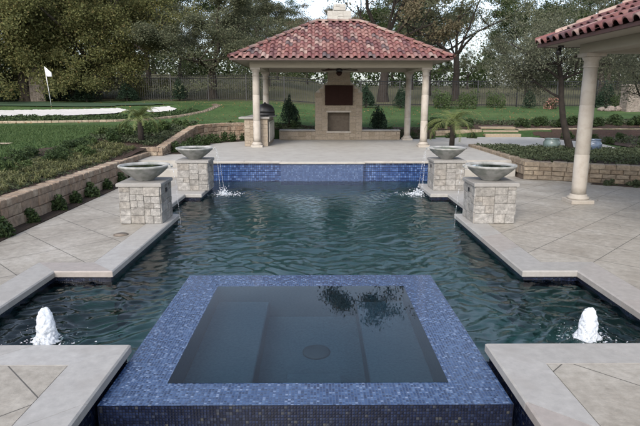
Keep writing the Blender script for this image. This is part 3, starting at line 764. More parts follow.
# ------------------------------------------------------------------ columns, roofs
def column(parent, cx, cy, z0, z1, r=.112, n=28):
    c = MB(); zb = z0 + .07
    H = z1 - z0
    c.lathe([(r * 1.02, zb + .09 - z0), (r, .30), (r * .995, H * .33), (r * .955, H * .332), (r * .955, H * .336), (r * .985, H * .338), (r * .97, H * .66), (r * .93, H * .662), (r * .93, H * .666), (r * .96, H * .668), (r * .90, H - .24)], (cx, cy, z0), n)
    o = c.build('column', M['column'], parent)
    b_ = MB(); b_.box(cx - r * 1.6, cx + r * 1.6, cy - r * 1.6, cy + r * 1.6, z0 + .001, z0 + .07, .008)
    b_.lathe([(r * 1.45, 0), (r * 1.5, .02), (r * 1.45, .045), (r * 1.2, .055), (r * 1.2, .075), (r * 1.05, .092)], (cx, cy, zb), n); b_.build('base', M['column'], o)
    k = MB(); k.lathe([(r * .90, H - .24), (r * 1.02, H - .235), (r * 1.05, H - .222), (r * .95, H - .21), (r * .92, H - .13), (r * 1.05, H - .115), (r * 1.22, H - .075), (r * 1.25, H - .06)], (cx, cy, z0), n)
    k.box(cx - r * 1.35, cx + r * 1.35, cy - r * 1.35, cy + r * 1.35, z1 - .06, z1 - .001); k.build('capital', M['column'], o)
    return o
import bmesh
def hip_roof(parent, x0, x1, y0, y1, ze, rise, pitch_w=.225, expo=.30):
    W, D = x1 - x0, y1 - y0; run = min(W, D) / 2; ridge = abs(W - D)
    alongx = W >= D
    cxm, cym = (x0 + x1) / 2, (y0 + y1) / 2
    if alongx: R0, R1 = Vector((x0 + run, cym, ze + rise)), Vector((x1 - run, cym, ze + rise))
    else: R0, R1 = Vector((cxm, y0 + run, ze + rise)), Vector((cxm, y1 - run, ze + rise))
    A, B, C_, D_ = Vector((x0, y0, ze)), Vector((x1, y0, ze)), Vector((x1, y1, ze)), Vector((x0, y1, ze))
    if alongx: faces = [(A, B, R1, R0), (B, C_, R1, R1), (C_, D_, R0, R1), (D_, A, R0, R0)]
    else: faces = [(A, B, R0, R0), (B, C_, R1, R0), (C_, D_, R1, R1), (D_, A, R0, R1)]
    allmb = MB(); under = MB()
    for a, b_, c, d in faces:
        u = (b_ - a).normalized(); Lu = (b_ - a).length
        tp = (c + d) / 2; n = u.cross(c - a).normalized()
        if n.z < 0: n = -n
        v = n.cross(u).normalized()
        SL = (c - a).dot(v)
        under.add([a - n * .01, b_ - n * .01, c - n * .01, d - n * .01] if (c - d).length > .01 else [a - n * .01, b_ - n * .01, c - n * .01], [(0, 1, 2, 3)] if (c - d).length > .01 else [(0, 1, 2)])
        bm = bmesh.new()
        cols = int(Lu / pitch_w) + 1; pw = Lu / cols; rows = int(SL / expo) + 1; ex = SL / rows
        ar = pw * .60; prof = []
        for k in range(8):
            an = pi * k / 7; prof.append((ar / 2 * (1 - math.cos(an)), .072 * math.sin(an)))
        prof += [(ar + (pw - ar) * .3, -.008), (ar + (pw - ar) * .7, -.008), (pw, 0)]
        for i in range(cols):
            for j in range(rows):
                v0 = j * ex - (.05 if j == 0 else 0); v1 = (j + 1) * ex + .03
                if True:
                    um = (i + .5) * pw
                    # quick reject outside the hips
                    lo = (d - a).dot(u) * v0 / SL; hi = Lu - (b_ - c).dot(u) * v0 / SL
                    if um < lo - pw or um > hi + pw: continue
                ju = random.uniform(-.004, .004); jv = random.uniform(-.012, .008); jw = random.uniform(0, .006)
                lowr = []; highr = []; lip = []
                for pu, pw_ in prof:
                    base = a + u * (i * pw + pu + ju)
                    lowr.append(bm.verts.new(base + v * (v0 + jv) + n * (pw_ + .036 + jw)))
                    highr.append(bm.verts.new(base + v * v1 + n * (pw_ * .86 + .006)))
                    lip.append(bm.verts.new(base + v * (v0 + jv + .004) + n * (pw_ + .014 + jw)))
                for k in range(len(prof) - 1):
                    f = bm.faces.new((lowr[k], lowr[k + 1], highr[k + 1], highr[k])); f.smooth = True
                    bm.faces.new((lip[k], lip[k + 1], lowr[k + 1], lowr[k]))
        for (p, q) in ((a, d), (b_, c)):
            e_ = (q - p).normalized(); pn = e_.cross(n).normalized()
            if pn.dot((a + b_) / 2 - p) > 0: pn = -pn
            bmesh.ops.bisect_plane(bm, geom=bm.verts[:] + bm.edges[:] + bm.faces[:], plane_co=p, plane_no=pn, clear_outer=True)
        bm.verts.index_update()
        allmb.add([vv.co for vv in bm.verts], [[vv.index for vv in f.verts] for f in bm.faces], True)
        bm.free()
    roof = allmb.build('roof', M['tile_roof'], parent)
    under.build('underlay', M['roof_under'], roof)
    cap = MB()
    for p, q in ((A, R0), (B, R1 if alongx else R0), (C_, R1), (D_, R0 if alongx else R1), (R0, R1)):
        d = q - p; Ls = d.length
        if Ls < .05: continue
        k = max(1, int(Ls / .36)); u = d / Ls
        sd = u.cross(Vector((0, 0, 1))).normalized(); up = sd.cross(u)
        for i in range(k):
            s0 = i * Ls / k - .02; s1 = (i + 1) * Ls / k + .03; vs = []
            for s_, rr, lf in ((s0, .088, .055), (s1, .072, .035)):
                for m_ in range(8):
                    an = pi * m_ / 7; vs.append(p + u * s_ + sd * math.cos(an) * rr + up * (math.sin(an) * rr * .85 + lf))
            fs = [(m_, m_ + 1, 8 + m_ + 1, 8 + m_) for m_ in range(7)] + [tuple(range(8))]
            cap.add(vs, [f[::-1] for f in fs], True)
    cap.build('ridge_tile', M['ridge'], roof)
    return roof
def frame_box(mb, x0, x1, y0, y1, th, z0, z1):
    mb.box(x0, x1, y0, y0 + th, z0, z1); mb.box(x0, x1, y1 - th, y1, z0, z1)
    mb.box(x0, x0 + th, y0 + th, y1 - th, z0, z1); mb.box(x1 - th, x1, y0 + th, y1 - th, z0, z1)
def gutter(mb, x0, x1, y0, y1, z0, z1, g=.10):
    frame_box(mb, x0 - g, x1 + g, y0 - g, y1 + g, g - .004, z0, z1)

# main pavilion
pv = thing('garden_pavilion', 'open pavilion with red clay tile hip roof on four pale columns beyond the pool', 'pavilion', (.75, 18.7, T))
PX0, PX1, PY0, PY1 = -1.84, 3.36, 17.14, 20.05
for cx, cy in ((PX0, PY0), (PX1, PY0), (PX0 + .04, PY1), (PX1 - .04, PY1)): column(pv, cx, cy, T, 2.75)
mb = MB(); frame_box(mb, PX0 - .16, PX1 + .16, PY0 - .16, PY1 + .16, .32, 2.751, 2.93); mb.build('beam', M['trim'], pv)
EX0, EX1, EY0, EY1 = -2.42, 3.90, 16.42, 21.3
mb = MB(); frame_box(mb, EX0, EX1, EY0, EY1, 1.2, 2.932, 2.95); mb.box(EX0 + 1.2, EX1 - 1.2, EY0 + 1.2, EY1 - 1.2, 2.933, 2.949); mb.build('ceiling', M['ceiling'], pv)
mb = MB(); gutter(mb, EX0, EX1, EY0, EY1, 2.928, 2.99, .08); mb.build('gutter', M['gutter'], pv)
mb = MB(); frame_box(mb, EX0 + .002, EX1 - .002, EY0 + .002, EY1 - .002, .05, 2.951, 2.99); mb.build('fascia', M['gutter'], pv)
hip_roof(pv, EX0 - .06, EX1 + .06, EY0 - .06, EY1 + .06, 2.985, 1.30)

# fireplace with chimney
fp = thing('outdoor_fireplace', 'tan stone outdoor fireplace with tapered chimney breast at the back of the pavilion', 'fireplace', (.82, 20.4, T))
FX0, FX1, FY = -.02, 1.67, 20.12
mb = MB()
cx = (FX0 + FX1) / 2
# body with a recess for the firebox: left, right, top, sill
BX0, BX1, BZ0, BZ1 = cx - .40, cx + .40, .66, 1.34
mb.box(FX0, BX0, FY, FY + .62, T, 2.05); mb.box(BX1, FX1, FY, FY + .62, T, 2.05); mb.box(BX0, BX1, FY, FY + .62, T, BZ0); mb.box(BX0, BX1, FY, FY + .62, BZ1, 2.05)
vs = []
for z, a in ((2.052, FX1 - cx), (2.45, .40), (2.93, .40)):
    vs += [(cx - a, FY, z), (cx + a, FY, z), (cx + a, FY + .62, z), (cx - a, FY + .62, z)]
mb.add(vs, [(0, 1, 5, 4), (1, 2, 6, 5), (2, 3, 7, 6), (3, 0, 4, 7), (4, 5, 9, 8), (5, 6, 10, 9), (6, 7, 11, 10), (7, 4, 8, 11), (8, 9, 10, 11)])
body = mb.build('breast', M['mortar'], fp)
fb = MB(); r = random.Random(5); V3 = Vector
for (x0, x1, z0, z1) in ((FX0, BX0, T, 2.04), (BX1, FX1, T, 2.04), (BX0, BX1, T, BZ0), (BX0, BX1, BZ1, 2.04)):
    ashlar_face(fb, V3((x0, FY, z0)), V3((1, 0, 0)), V3((0, -1, 0)), x1 - x0, z1 - z0, r, .01)
ashlar_face(fb, V3((cx - .40, FY, 2.45)), V3((1, 0, 0)), V3((0, -1, 0)), .8, .48, r, .01)
for k in range(3):
    z0 = 2.05 + k * .13; a = (FX1 - cx) + (.40 - (FX1 - cx)) * (z0 + .13 - 2.05) / .40
    ashlar_face(fb, V3((cx - a, FY, z0)), V3((1, 0, 0)), V3((0, -1, 0)), 2 * a, .13, r, .01)
ashlar_face(fb, V3((FX0, FY + .62, T)), V3((0, -1, 0)), V3((-1, 0, 0)), .62, 1.68, r, .01)
ashlar_face(fb, V3((FX1, FY, T)), V3((0, 1, 0)), V3((1, 0, 0)), .62, 1.68, r, .01)
fb.build('stone_cladding', M['fireplace'], fp)
mb = MB(); mb.add([(BX0, FY + .35, BZ0), (BX1, FY + .35, BZ0), (BX1, FY + .35, BZ1), (BX0, FY + .35, BZ1)], [(0, 1, 2, 3)]); mb.build('firebox', M['firebox'], fp)
mb = MB(); mb.box(BX0 - .05, BX1 + .05, FY - .05, FY - .02, BZ0 - .055, BZ0); mb.build('sill', M['column'], fp); mb = MB(); mb.box(BX0 - .05, BX1 + .05, FY - .05, FY - .02, BZ1, BZ1 + .06); mb.build('lintel', M['column'], fp)
for x0, x1, z0, z1 in ((cx - .42, cx + .42, 3.6, 4.83), (cx - .21, cx + .21, 4.845, 5.05)):
    mb = MB(); mb.box(x0, x1, FY - .1, FY + .62, z0, z1)
    ashlar_face(mb, V3((x0, FY - .1, z0)), V3((1, 0, 0)), V3((0, -1, 0)), x1 - x0, z1 - z0, r, .008)
    mb.build('chimney', M['chimney'], fp)
mb = MB(); mb.box(cx - .52, cx + .52, FY - .02, FY - .011, 1.58, 2.32); tvm = thing('wall_cabinet', 'dark brown flat cabinet hung on the fireplace above the firebox', 'cabinet', (cx, FY, 1.58))
mb2 = MB(); mb2.box(cx - .50, cx + .50, FY - .12, FY - .022, 1.60, 2.30, .008); mb2.build('case', M['tv'], tvm)
for k in range(2):
    mb2 = MB(); mb2.box(cx - .485 + k * .488, cx - .003 + k * .488, FY - .135, FY - .121, 1.615, 2.285, .004); mb2.build('door', M['tv'], tvm)
# low seat walls
for x0, x1, lab in ((-1.35, FX0 - .005, 'low tan stone seat wall left of the fireplace'), (FX1 + .005, 3.08, 'low tan stone seat wall right of the fireplace')):
    t = thing('seat_wall', lab, 'seat wall', ((x0 + x1) / 2, 20.3, T), 'seat walls beside the fireplace')
    mb = MB(); mb.box(x0, x1, 20.15, 20.5, T, .66); ashlar_face(mb, V3((x0, 20.15, T)), V3((1, 0, 0)), V3((0, -1, 0)), x1 - x0, .30, r, .01); mb.build('wall_face', M['fireplace'], t)
    mb = MB(); mb.box(x0, x1, 20.10, 20.54, .661, .715, .01); mb.build('cap', M['cap'], t)
# outdoor kitchen
kt = thing('outdoor_kitchen', 'stone outdoor kitchen counter with pale doors at the left of the pavilion', 'kitchen counter', (-2.0, 18.2, T))
mb = MB(); mb.box(-2.24, -1.52, 17.36, 19.7, T, 1.215)
ashlar_face(mb, V3((-2.24, 17.36, T)), V3((1, 0, 0)), V3((0, -1, 0)), .72, .86, r, .012); ashlar_face(mb, V3((-2.24, 19.7, T)), V3((0, -1, 0)), V3((-1, 0, 0)), 2.34, .86, r, .012)
mb.build('stone_base', M['fireplace'], kt)
mb = MB(); mb.box(-2.42, -1.46, 17.28, 17.98, 1.216, 1.27, .01); mb.box(-2.30, -1.46, 17.985, 19.75, 1.216, 1.27, .01); mb.build('countertop', M['cap'], kt)
for k in range(4):
    y0 = 17.5 + k * .52; mb = MB(); mb.box(-1.518, -1.50, y0, y0 + .46, .48, 1.12, 0); d = mb.build('door', M['black'], kt)
    mb = MB()
    for a, b_, c, e_ in ((y0, y0 + .46, 1.04, 1.12), (y0, y0 + .46, .48, .56), (y0, y0 + .07, .56, 1.04), (y0 + .39, y0 + .46, .56, 1.04)): mb.box(-1.499, -1.475, a, b_, c, e_)
    mb.build('door_frame', M['steel'], d)
gr = thing('kettle_grill', 'black domed barbecue grill set in the kitchen counter', 'grill', (-1.62, 18.1, 1.27))
mb = MB(); mb.lathe([(.30, .0), (.32, .03), (.32, .10), (.31, .11)], (-1.66, 18.05, 1.271), 28); mb.build('body', M['black'], gr)
mb = MB(); mb.lathe([(.32, .112), (.315, .18), (.28, .28), (.2, .36), (.08, .40), (.03, .42), (.03, .45)], (-1.66, 18.05, 1.271), 28); mb.build('lid', M['black'], gr)
mb = MB(); mb.box(-1.52, -1.28, 17.68, 18.3, 1.272, 1.30); mb.build('side_shelf', M['black'], gr)
# ceiling fan
fn = thing('ceiling_fan', 'dark ceiling fan hanging in the middle of the pavilion', 'ceiling fan', (.76, 18.4, 2.66))
mb = MB(); mb.tube([(.76, 18.4, 2.93), (.76, 18.4, 2.78)], .02, 8); mb.lathe([(.06, 0), (.11, .03), (.12, .09), (.07, .12)], (.76, 18.4, 2.68), 20); mb.build('motor', M['black'], fn)
mb = MB(); mb.lathe([(.02, -.12), (.07, -.09), (.10, -.03), (.10, 0)], (.76, 18.4, 2.68), 20); mb.build('lamp_bowl', M['tv'], fn)
for k in range(5):
    a = 2 * pi * k / 5 + .2; d = Vector((math.cos(a), math.sin(a), 0)); s = Vector((-d.y, d.x, 0)); c = Vector((.76, 18.4, 2.755))
    mb = MB(); mb.add([c + d * .1 - s * .03, c + d * .1 + s * .03, c + d * .62 + s * .07 + V3((0, 0, .02)), c + d * .62 - s * .07 - V3((0, 0, .01)), c + d * .1 - s * .03 - V3((0, 0, .01)), c + d * .1 + s * .03 - V3((0, 0, .01)), c + d * .62 + s * .07 + V3((0, 0, .01)), c + d * .62 - s * .07 - V3((0, 0, .02))],
        [(0, 1, 2, 3), (7, 6, 5, 4), (0, 4, 5, 1), (1, 5, 6, 2), (2, 6, 7, 3), (3, 7, 4, 0)]); mb.build('blade', M['tv'], fn)

# right pavilion (mostly out of frame)
rp = thing('pool_cabana', 'second tiled roof pavilion with a round pale column at the right edge', 'pavilion', (7.6, 7.0, 0))
RX0, RX1, RY0, RY1 = 4.73, 10.6, 4.6, 9.66
for cx_, cy_ in ((RX0, RY1), (RX1, RY1), (RX0, RY0), (RX1, RY0)): column(rp, cx_, cy_, .002, 2.60, .126)
mb = MB(); frame_box(mb, RX0 - .15, RX1 + .15, RY0 - .15, RY1 + .15, .30, 2.601, 2.755); mb.build('beam', M['trim'], rp)
GX0, GX1, GY0, GY1 = 4.12, 11.2, 3.95, 10.28
mb = MB(); frame_box(mb, GX0, GX1, GY0, GY1, 1.3, 2.757, 2.775); mb.box(GX0 + 1.3, GX1 - 1.3, GY0 + 1.3, GY1 - 1.3, 2.758, 2.774); mb.build('ceiling', M['trim'], rp)
mb = MB(); gutter(mb, GX0, GX1, GY0, GY1, 2.75, 2.80, .07); mb.build('gutter', M['gutter'], rp)
hip_roof(rp, GX0 - .05, GX1 + .05, GY0 - .05, GY1 + .05, 2.81, 1.55, .24, .33)
el = thing('eave_floodlight', 'small black floodlight under the corner of the right eave', 'floodlight', (4.33, 10.0, 2.757))
mb = MB(); mb.lathe([(.05, -.03), (.05, 0)], (4.33, 10.0, 2.756), 14); mb.tube([(4.33, 10.0, 2.73), (4.33, 9.97, 2.68)], .012, 6); mb.build('mount', M['black'], el)
mb = MB(); mb.tube([(4.31, 10.0, 2.70), (4.27, 9.94, 2.62)], [.03, .05], 12); mb.build('lamp', M['black'], el)

# drain lid
dr = thing('drain_lid', 'round bronze drain lid set in the left deck', 'drain lid', (-2.70, 7.33, .004))
mb = MB(); mb.lathe([(.10, 0), (.10, .006), (.092, .008)], (-2.70, 7.33, .001), 28); mb.build('rim', mat_plain('bronze', (.12, .095, .07), .5), dr)
mb = MB(); mb.lathe([(.086, .0), (.086, .011)], (-2.70, 7.33, .001), 28); mb.build('plate', mat_plain('bronze_plate', (.16, .13, .10), .5), dr)

# ------------------------------------------------------------------ vegetation
def leaf_quads(C, size, aspect=.55, droop=0.0, flat=0.0):
    """C (n,3) leaf centres -> V, F: folded diamond leaves of random orientation"""
    n = len(C); d = RNG.normal(size=(n, 3)); d[:, 2] = d[:, 2] * (1 - flat) - droop; d /= np.linalg.norm(d, axis=1, keepdims=True)
    r = RNG.normal(size=(n, 3)); s = np.cross(d, r); s /= np.linalg.norm(s, axis=1, keepdims=True)
    L_ = (size * RNG.uniform(.6, 1.35, n))[:, None]
    V = np.stack([C - d * L_ * .5, C + s * L_ * aspect * .5, C + d * L_ * .5, C - s * L_ * aspect * .5], 1).reshape(-1, 3)
    F = np.arange(n * 4).reshape(-1, 4); return V, F
def grow(height, radius, trunk_h, tr, seed, limbs=6, lean=(0, 0), levels=3, up=.5, bend=.15):
    rr = random.Random(seed); mb = MB(); tips = []
    def branch(p, d, Ls, r, lv):
        pts = [p]; rads = [r]; q = p.copy(); dd = d.copy(); k = 4 if lv else 5
        for i in range(k):
            dd = (dd + Vector((rr.gauss(0, bend), rr.gauss(0, bend), rr.gauss(0, bend * .7) + .04))).normalized()
            q = q + dd * Ls / k; pts.append(q.copy()); rads.append(r * (1 - .62 * (i + 1) / k))
            if lv >= 1 and i >= 1: tips.append((q.copy(), lv))
        mb.tube(pts, rads, 7 if lv == 0 else (5 if lv < 3 else 4), False)
        if lv < levels:
            nb = rr.choice((2, 3, 3)) + (1 if lv == 1 else 0)
            for j in range(nb):
                t = rr.uniform(.45, 1.0); i0 = min(int(t * k), k - 1); pp = pts[i0].lerp(pts[i0 + 1], t * k - i0) if t < 1 else pts[-1]
                a = rr.uniform(0, 2 * pi); side = Vector((math.cos(a), math.sin(a), rr.uniform(-.35, .6)))
                branch(pp, (dd * .65 + side * .75).normalized(), Ls * rr.uniform(.5, .72), rads[i0] * .55, lv + 1)
    # trunk
    pts = []; rads = []
    for i in range(6):
        t = i / 5; pts.append(Vector((lean[0] * t + rr.gauss(0, .05) * (i > 0), lean[1] * t + rr.gauss(0, .05) * (i > 0), trunk_h * t))); rads.append(tr * (1.35 - .35 * min(1, t * 4)) * (1 - .28 * t))
    mb.tube(pts, rads, 10, False)
    top = pts[-1]; off = rr.uniform(0, 6.28)
    for i in range(limbs):
        a = off + 2 * pi * i / limbs + rr.uniform(-.35, .35); el = rr.uniform(.25, 1.15) if i else 1.4
        d = Vector((math.cos(a) * math.cos(el), math.sin(a) * math.cos(el), math.sin(el)))
        Ls = (radius * math.cos(el) + (height - trunk_h) * math.sin(el)) * rr.uniform(.5, .66)
        branch(top - Vector((0, 0, rr.uniform(0, trunk_h * .12))), d, Ls, tr * rr.uniform(.36, .55), 1)
    return mb, tips
PROTO = bpy.data.collections.new('x')
def tree_proto(name, label, cat, leafm, barkm, height, radius, trunk_h, tr, seed, nleaf, lsize, spread, limbs=6, droop=.25, lean=(0, 0), levels=3, skirt=0, aspect=.6, group=None):
    mb, tips = grow(height, radius, trunk_h, tr, seed, limbs, lean, levels)
    t = thing(name, label, cat, (0, 0, 0), group)
    mb.build('trunk', barkm, t)
    P = np.array([list(p) for p, lv in tips]); lv = np.array([l for _, l in tips], float)
    # uneven weight per twig end gives light gaps and thick clumps
    w = RNG.gamma(1.1, 1, len(P)) * (lv ** 1.2); w /= w.sum()
    idx = RNG.choice(len(P), nleaf, p=w)
    C = P[idx] + RNG.normal(size=(nleaf, 3)) * np.array([spread, spread, spread * .62])
    if skirt:
        m = int(nleaf * skirt); a = RNG.uniform(0, 2 * pi, m); r_ = radius * np.sqrt(RNG.uniform(.12, 1, m))
        nb = 140; ba = RNG.uniform(0, 2 * pi, nb); br = radius * np.sqrt(RNG.uniform(.15, 1, nb)) * .9; bz = RNG.uniform(.6, height * .6, nb)
        k = RNG.integers(0, nb, m)
        C2 = np.stack([np.cos(ba[k]) * br[k], np.sin(ba[k]) * br[k], bz[k]], 1) + RNG.normal(size=(m, 3)) * spread * np.array([1, 1, .75])
        C2[:, 2] = np.maximum(C2[:, 2], .15); C[:m] = C2
    V, F = leaf_quads(C, lsize, aspect, droop)
    np_mesh('crown', V, F, leafm, t)
    return t
def place(o, x, y, rz=0, sc=1, label=None, first=[set()]):
    z = hgt(x, y) - .05
    if o.name not in first[0]:
        first[0].add(o.name); o.location = (x, y, z); o.rotation_euler = (0, 0, rz); o.scale = (sc, sc, sc) if isinstance(sc, (int, float)) else sc
        if label: o['label'] = label
        return o
    return copy_thing(o, (x, y, z), rz, sc, label)

gold = tree_proto('leafy_tree', '', 'tree', M['lf_gold'], M['bark'], 12.5, 5.8, 2.4, .38, 1, 120000, .145, .40, 7, .3, skirt=.55)
drk = tree_proto('leafy_tree', '', 'tree', M['lf_dark'], M['bark_dark'], 12.5, 4.6, 3.4, .26, 2, 42000, .165, .42, 6, .2)
oak = tree_proto('leafy_tree', '', 'tree', M['lf_oak'], M['bark'], 12.5, 5.2, 3.0, .36, 3, 90000, .135, .35, 7, .3, skirt=.10)
brn = tree_proto('leafy_tree', '', 'tree', M['lf_brown'], M['bark_dark'], 11.5, 5.0, 3.2, .30, 4, 26000, .14, .32, 6, .2)
thin = tree_proto('leafy_tree', '', 'tree', M['lf_oak'], M['bark_dark'], 11.0, 4.6, 3.2, .26, 6, 15000, .13, .26, 6, .2)
def X(px, Y): return (px - 316) / 556 * Y
rs = random.Random(3)
place(gold, X(28, 35), 35, .4, .95, 'big olive gold tree hanging low over the golf green, at the left edge')
place(gold, X(98, 37), 37, 2.2, .86, 'big olive gold tree hanging low over the fence, right of the flag')
place(gold, X(-75, 34), 34, 4.2, .95, 'olive gold tree cut off by the left side of the view')
place(oak, X(212, 37.5), 38.0, 1.0, (.88, .88, .70), 'tall grey green oak in front of the fence left of the pavilion')
place(drk, X(150, 50), 50, 1.0, 1.0, 'dark tree with bare trunk beyond the fence between gold and grey green trees')
place(drk, X(128, 56), 56, 3.0, 1.1, 'dark tree farther back behind the left fence, just right of the gold tree')
place(brn, X(383, 40), 40, .3, (1.15, 1.15, 1.18), 'thick trunked oak rising behind the pavilion to the right of the chimney')
place(oak, X(268, 52), 52, 2.7, .80, 'green oak beyond the fence behind the left slope of the pavilion roof')
place(thin, X(466, 38), 41, 1.9, 1.05, 'thin leaved oak with dark trunk right of the pavilion')
place(thin, X(432, 50), 52, 4.9, 1.0, 'thin leaved oak farther back, just right of the pavilion roof')
place(thin, X(526, 50), 50, 2.1, .7, 'thin leaved oak behind the silver leaved tree')
place(thin, X(600, 42), 42, .2, 1.0, 'grey green oak behind the right column')
place(drk, X(655, 40), 40, .6, .9, 'dark tree at the right edge behind the stone pillar')
place(brn, X(330, 62), 62, 3.6, .85, 'brownish oak directly behind the chimney')
# far wood
far = [(oak, 0), (brn, 0), (drk, 0), (thin, 0)]
k = 0
for Yd, n0, x0, x1 in ((70, 15, -60, 62), (92, 17, -80, 84)):
    for i in range(n0):
        x = x0 + (x1 - x0) * (i + rs.uniform(.15, .85)) / n0; y = Yd + rs.uniform(-6, 6)
        px = 316 + 545 * x / y
        s = rs.uniform(.85, 1.1)
        if 275 < px < 325: s *= .62
        if 425 < px < 505: s *= .5
        if px > 560: s *= .8
        o = place(rs.choice((oak, brn, drk, thin)), x, y, rs.uniform(0, 6.28), s, 'distant tree standing in the wood beyond the fence')
        o['group'] = 'distant trees in the wood'
def undergrowth(name, y0, y1, x0, x1, n, ls, hh, seed):
    rg = np.random.default_rng(seed); m = 260; bx = rg.uniform(x0, x1, m); by = rg.uniform(y0, y1, m); br = rg.uniform(1.2, 3.0, m); bh = rg.uniform(.5, 1, m) * hh
    k = rg.integers(0, m, n); d = rg.normal(size=(n, 3)); d /= np.linalg.norm(d, axis=1, keepdims=True); d[:, 2] = np.abs(d[:, 2]); q = rg.uniform(.6, 1, n)
    bz = np.array([hgt(a, b) for a, b in zip(bx, by)])
    C = np.stack([bx[k] + d[:, 0] * br[k] * q, by[k] + d[:, 1] * br[k] * q, bz[k] + d[:, 2] * bh[k] * q], 1)
    V, F = leaf_quads(C, ls, .6); tag(np_mesh(name, V, F, M['lf_dark']), kind='stuff')
undergrowth('undergrowth', 78, 100, -85, 90, 60000, .42, 6.5, 77)
# silver tree with curved trunk in the bed
def silver(x, y, label, seed, sc=1.0):
    t = thing('silver_leaf_tree', label, 'tree', (0, 0, 0))
    mb = MB(); rr = random.Random(seed)
    pts = [(0, 0, -.1), (-.16, 0, .35), (-.30, 0, .8), (-.38, .02, 1.3), (-.42, .03, 1.75), (-.50, .05, 2.15)]
    mb.tube(pts, [.10, .085, .075, .068, .06, .052], 9, False)
    tips = []
    def br(p, d, Ls, r, lv):
        q = p.copy(); pts = [q.copy()]; rads = [r]
        for i in range(4):
            d = (d + Vector((rr.gauss(0, .16), rr.gauss(0, .16), rr.gauss(0, .12)))).normalized(); q = q + d * Ls / 4; pts.append(q.copy()); rads.append(r * (1 - .18 * (i + 1)))
            if lv: tips.append(q.copy())
        mb.tube(pts, rads, 5, False)
        if lv < 3:
            for j in range(4):
                a = rr.uniform(0, 6.28); i0 = rr.randrange(1, 5)
                br(pts[i0], (d * .6 + Vector((math.cos(a), math.sin(a), rr.uniform(-.4, .6))) * .7).normalized(), Ls * .62, rads[i0] * .6, lv + 1)
    for i in range(8):
        a = i * 2.4; el = rr.uniform(.15, 1.2); src = Vector(pts[rr.choice((3, 4, 5))])
        br(src, Vector((math.cos(a) * math.cos(el), math.sin(a) * math.cos(el), math.sin(el))), 1.5 * rr.uniform(.8, 1.15), .035, 0)
    mb.build('trunk', M['bark_dark'], t)
    P = np.array([list(p) for p in tips]); w = RNG.gamma(1.0, 1, len(P)); w /= w.sum(); n = 36000
    C = P[RNG.choice(len(P), n, p=w)] + RNG.normal(size=(n, 3)) * .17
    C = C[C[:, 2] > 1.05]
    V, F = leaf_quads(C, .062, .34, .15); np_mesh('crown', V, F, M['lf_olive'], t)
    t.location = (x, y, hgt(x, y)); t.scale = (sc,) * 3
    return t
silver(7.15, 15.2, 'silver leaved tree with a thin curved dark trunk in the ground cover bed', 8, 1.12)
st2 = silver(10.9, 17.6, 'silver leaved tree behind the round column of the right pavilion', 21, 1.05)

# shrubs
def shrub_mesh(name, rx, rz, n, ls, seed, aspect=.55, conic=0, lumps=14):
    rg = np.random.default_rng(seed)
    c = rg.normal(size=(lumps, 3)); c /= np.linalg.norm(c, axis=1, keepdims=True); c[:, 2] = np.abs(c[:, 2]); c *= rg.uniform(.45, .8, lumps)[:, None]
    k = rg.integers(0, lumps, n); d = rg.normal(size=(n, 3)); d /= np.linalg.norm(d, axis=1, keepdims=True)
    C = c[k] + d * (rg.uniform(.5, 1, n) ** .5)[:, None] * rg.uniform(.22, .42, lumps)[k][:, None]
    if conic:
        t = rg.uniform(0, 1, n) ** 1.4; a = rg.uniform(0, 2 * pi, n); r = (1 - t) ** .7 * rg.uniform(.7, 1.1, n) * (1 + .30 * np.sin(3 * a + 11 * t) + .2 * np.sin(7 * a - 5 * t)) * rg.uniform(.3, 1, n) ** .4 * .8
        C = np.stack([r * np.cos(a), r * np.sin(a), t], 1)
    C = C * np.array([rx, rx, rz]); C[:, 2] = np.maximum(C[:, 2], .01)
    return leaf_quads(C, ls, aspect, 0)
def shrub(name, label, mat, rx, rz, n, ls, seed, x, y, z=None, conic=0, group=None, cat='shrub'):
    V, F = shrub_mesh(name, rx, rz, n, ls, seed, conic=conic)
    o = np_mesh(name, V, F, mat); o.location = (x, y, hgt(x, y) if z is None else z)
    return tag(o, label, cat, group)
def cp(o, x, y, sc, label, z=None, rz=None):
    c = o.copy(); COL.objects.link(c); c.location = (x, y, hgt(x, y) if z is None else z); c.rotation_euler = (0, 0, rs.uniform(0, 6.28)); c.scale = sc if isinstance(sc, tuple) else (sc,) * 3
    c['label'] = label; return c
# at the foot of the left wall
ys_ = [6.0, 7.25, 8.1, 8.95, 9.6, 10.3, 11.1, 12.0, 12.7]
for i, y in enumerate(ys_):
    lab = f'{ORD[i]} low green shrub from the near end at the foot of the left retaining wall'
    if i == 0: s0 = shrub('low_shrub', lab, M['lf_shrub'], .15, .27, 700, .05, 31, -4.30, y, 0, group='low shrubs at the foot of the left wall')
    else: cp(s0, -4.30 + rs.uniform(-.02, .04), y, rs.uniform(.85, 1.2), lab, 0)
# terrace left planting
for i, (x, y, s) in enumerate(((-3.85, 15.4, 1.0), (-3.85, 16.2, .8), (-3.8, 17.0, 1.0), (-3.75, 17.9, 1.1), (-3.5, 18.7, 1.0), (-3.1, 19.3, 1.1), (-2.5, 19.7, .9))):
    lab = f'{ORD[i]} dark shrub from the near end under the curved wall left of the pavilion'
    if i == 0: s1 = shrub('low_shrub', lab, M['lf_shrub'], .26, .34, 1100, .06, 32, x, y, T, group='dark shrubs under the curved wall')
    else: cp(s1, x, y, s, lab, T)
mb = MB(); mb.prism([(-4.12, 14.9), (-4.12, 18.65), (-3.6, 19.65), (-2.8, 20.2), (-2.3, 20.3), (-2.4, 19.5), (-3.1, 19.0), (-3.5, 18.3), (-3.65, 17), (-3.65, 14.9)], T - .1, T + .012); struct(mb.build('planting_soil', M['soil']))
mb = MB(); mb.box(-4.42, -4.155, -6, 13.0, -.2, .012); struct(mb.build('planting_strip', M['soil']))
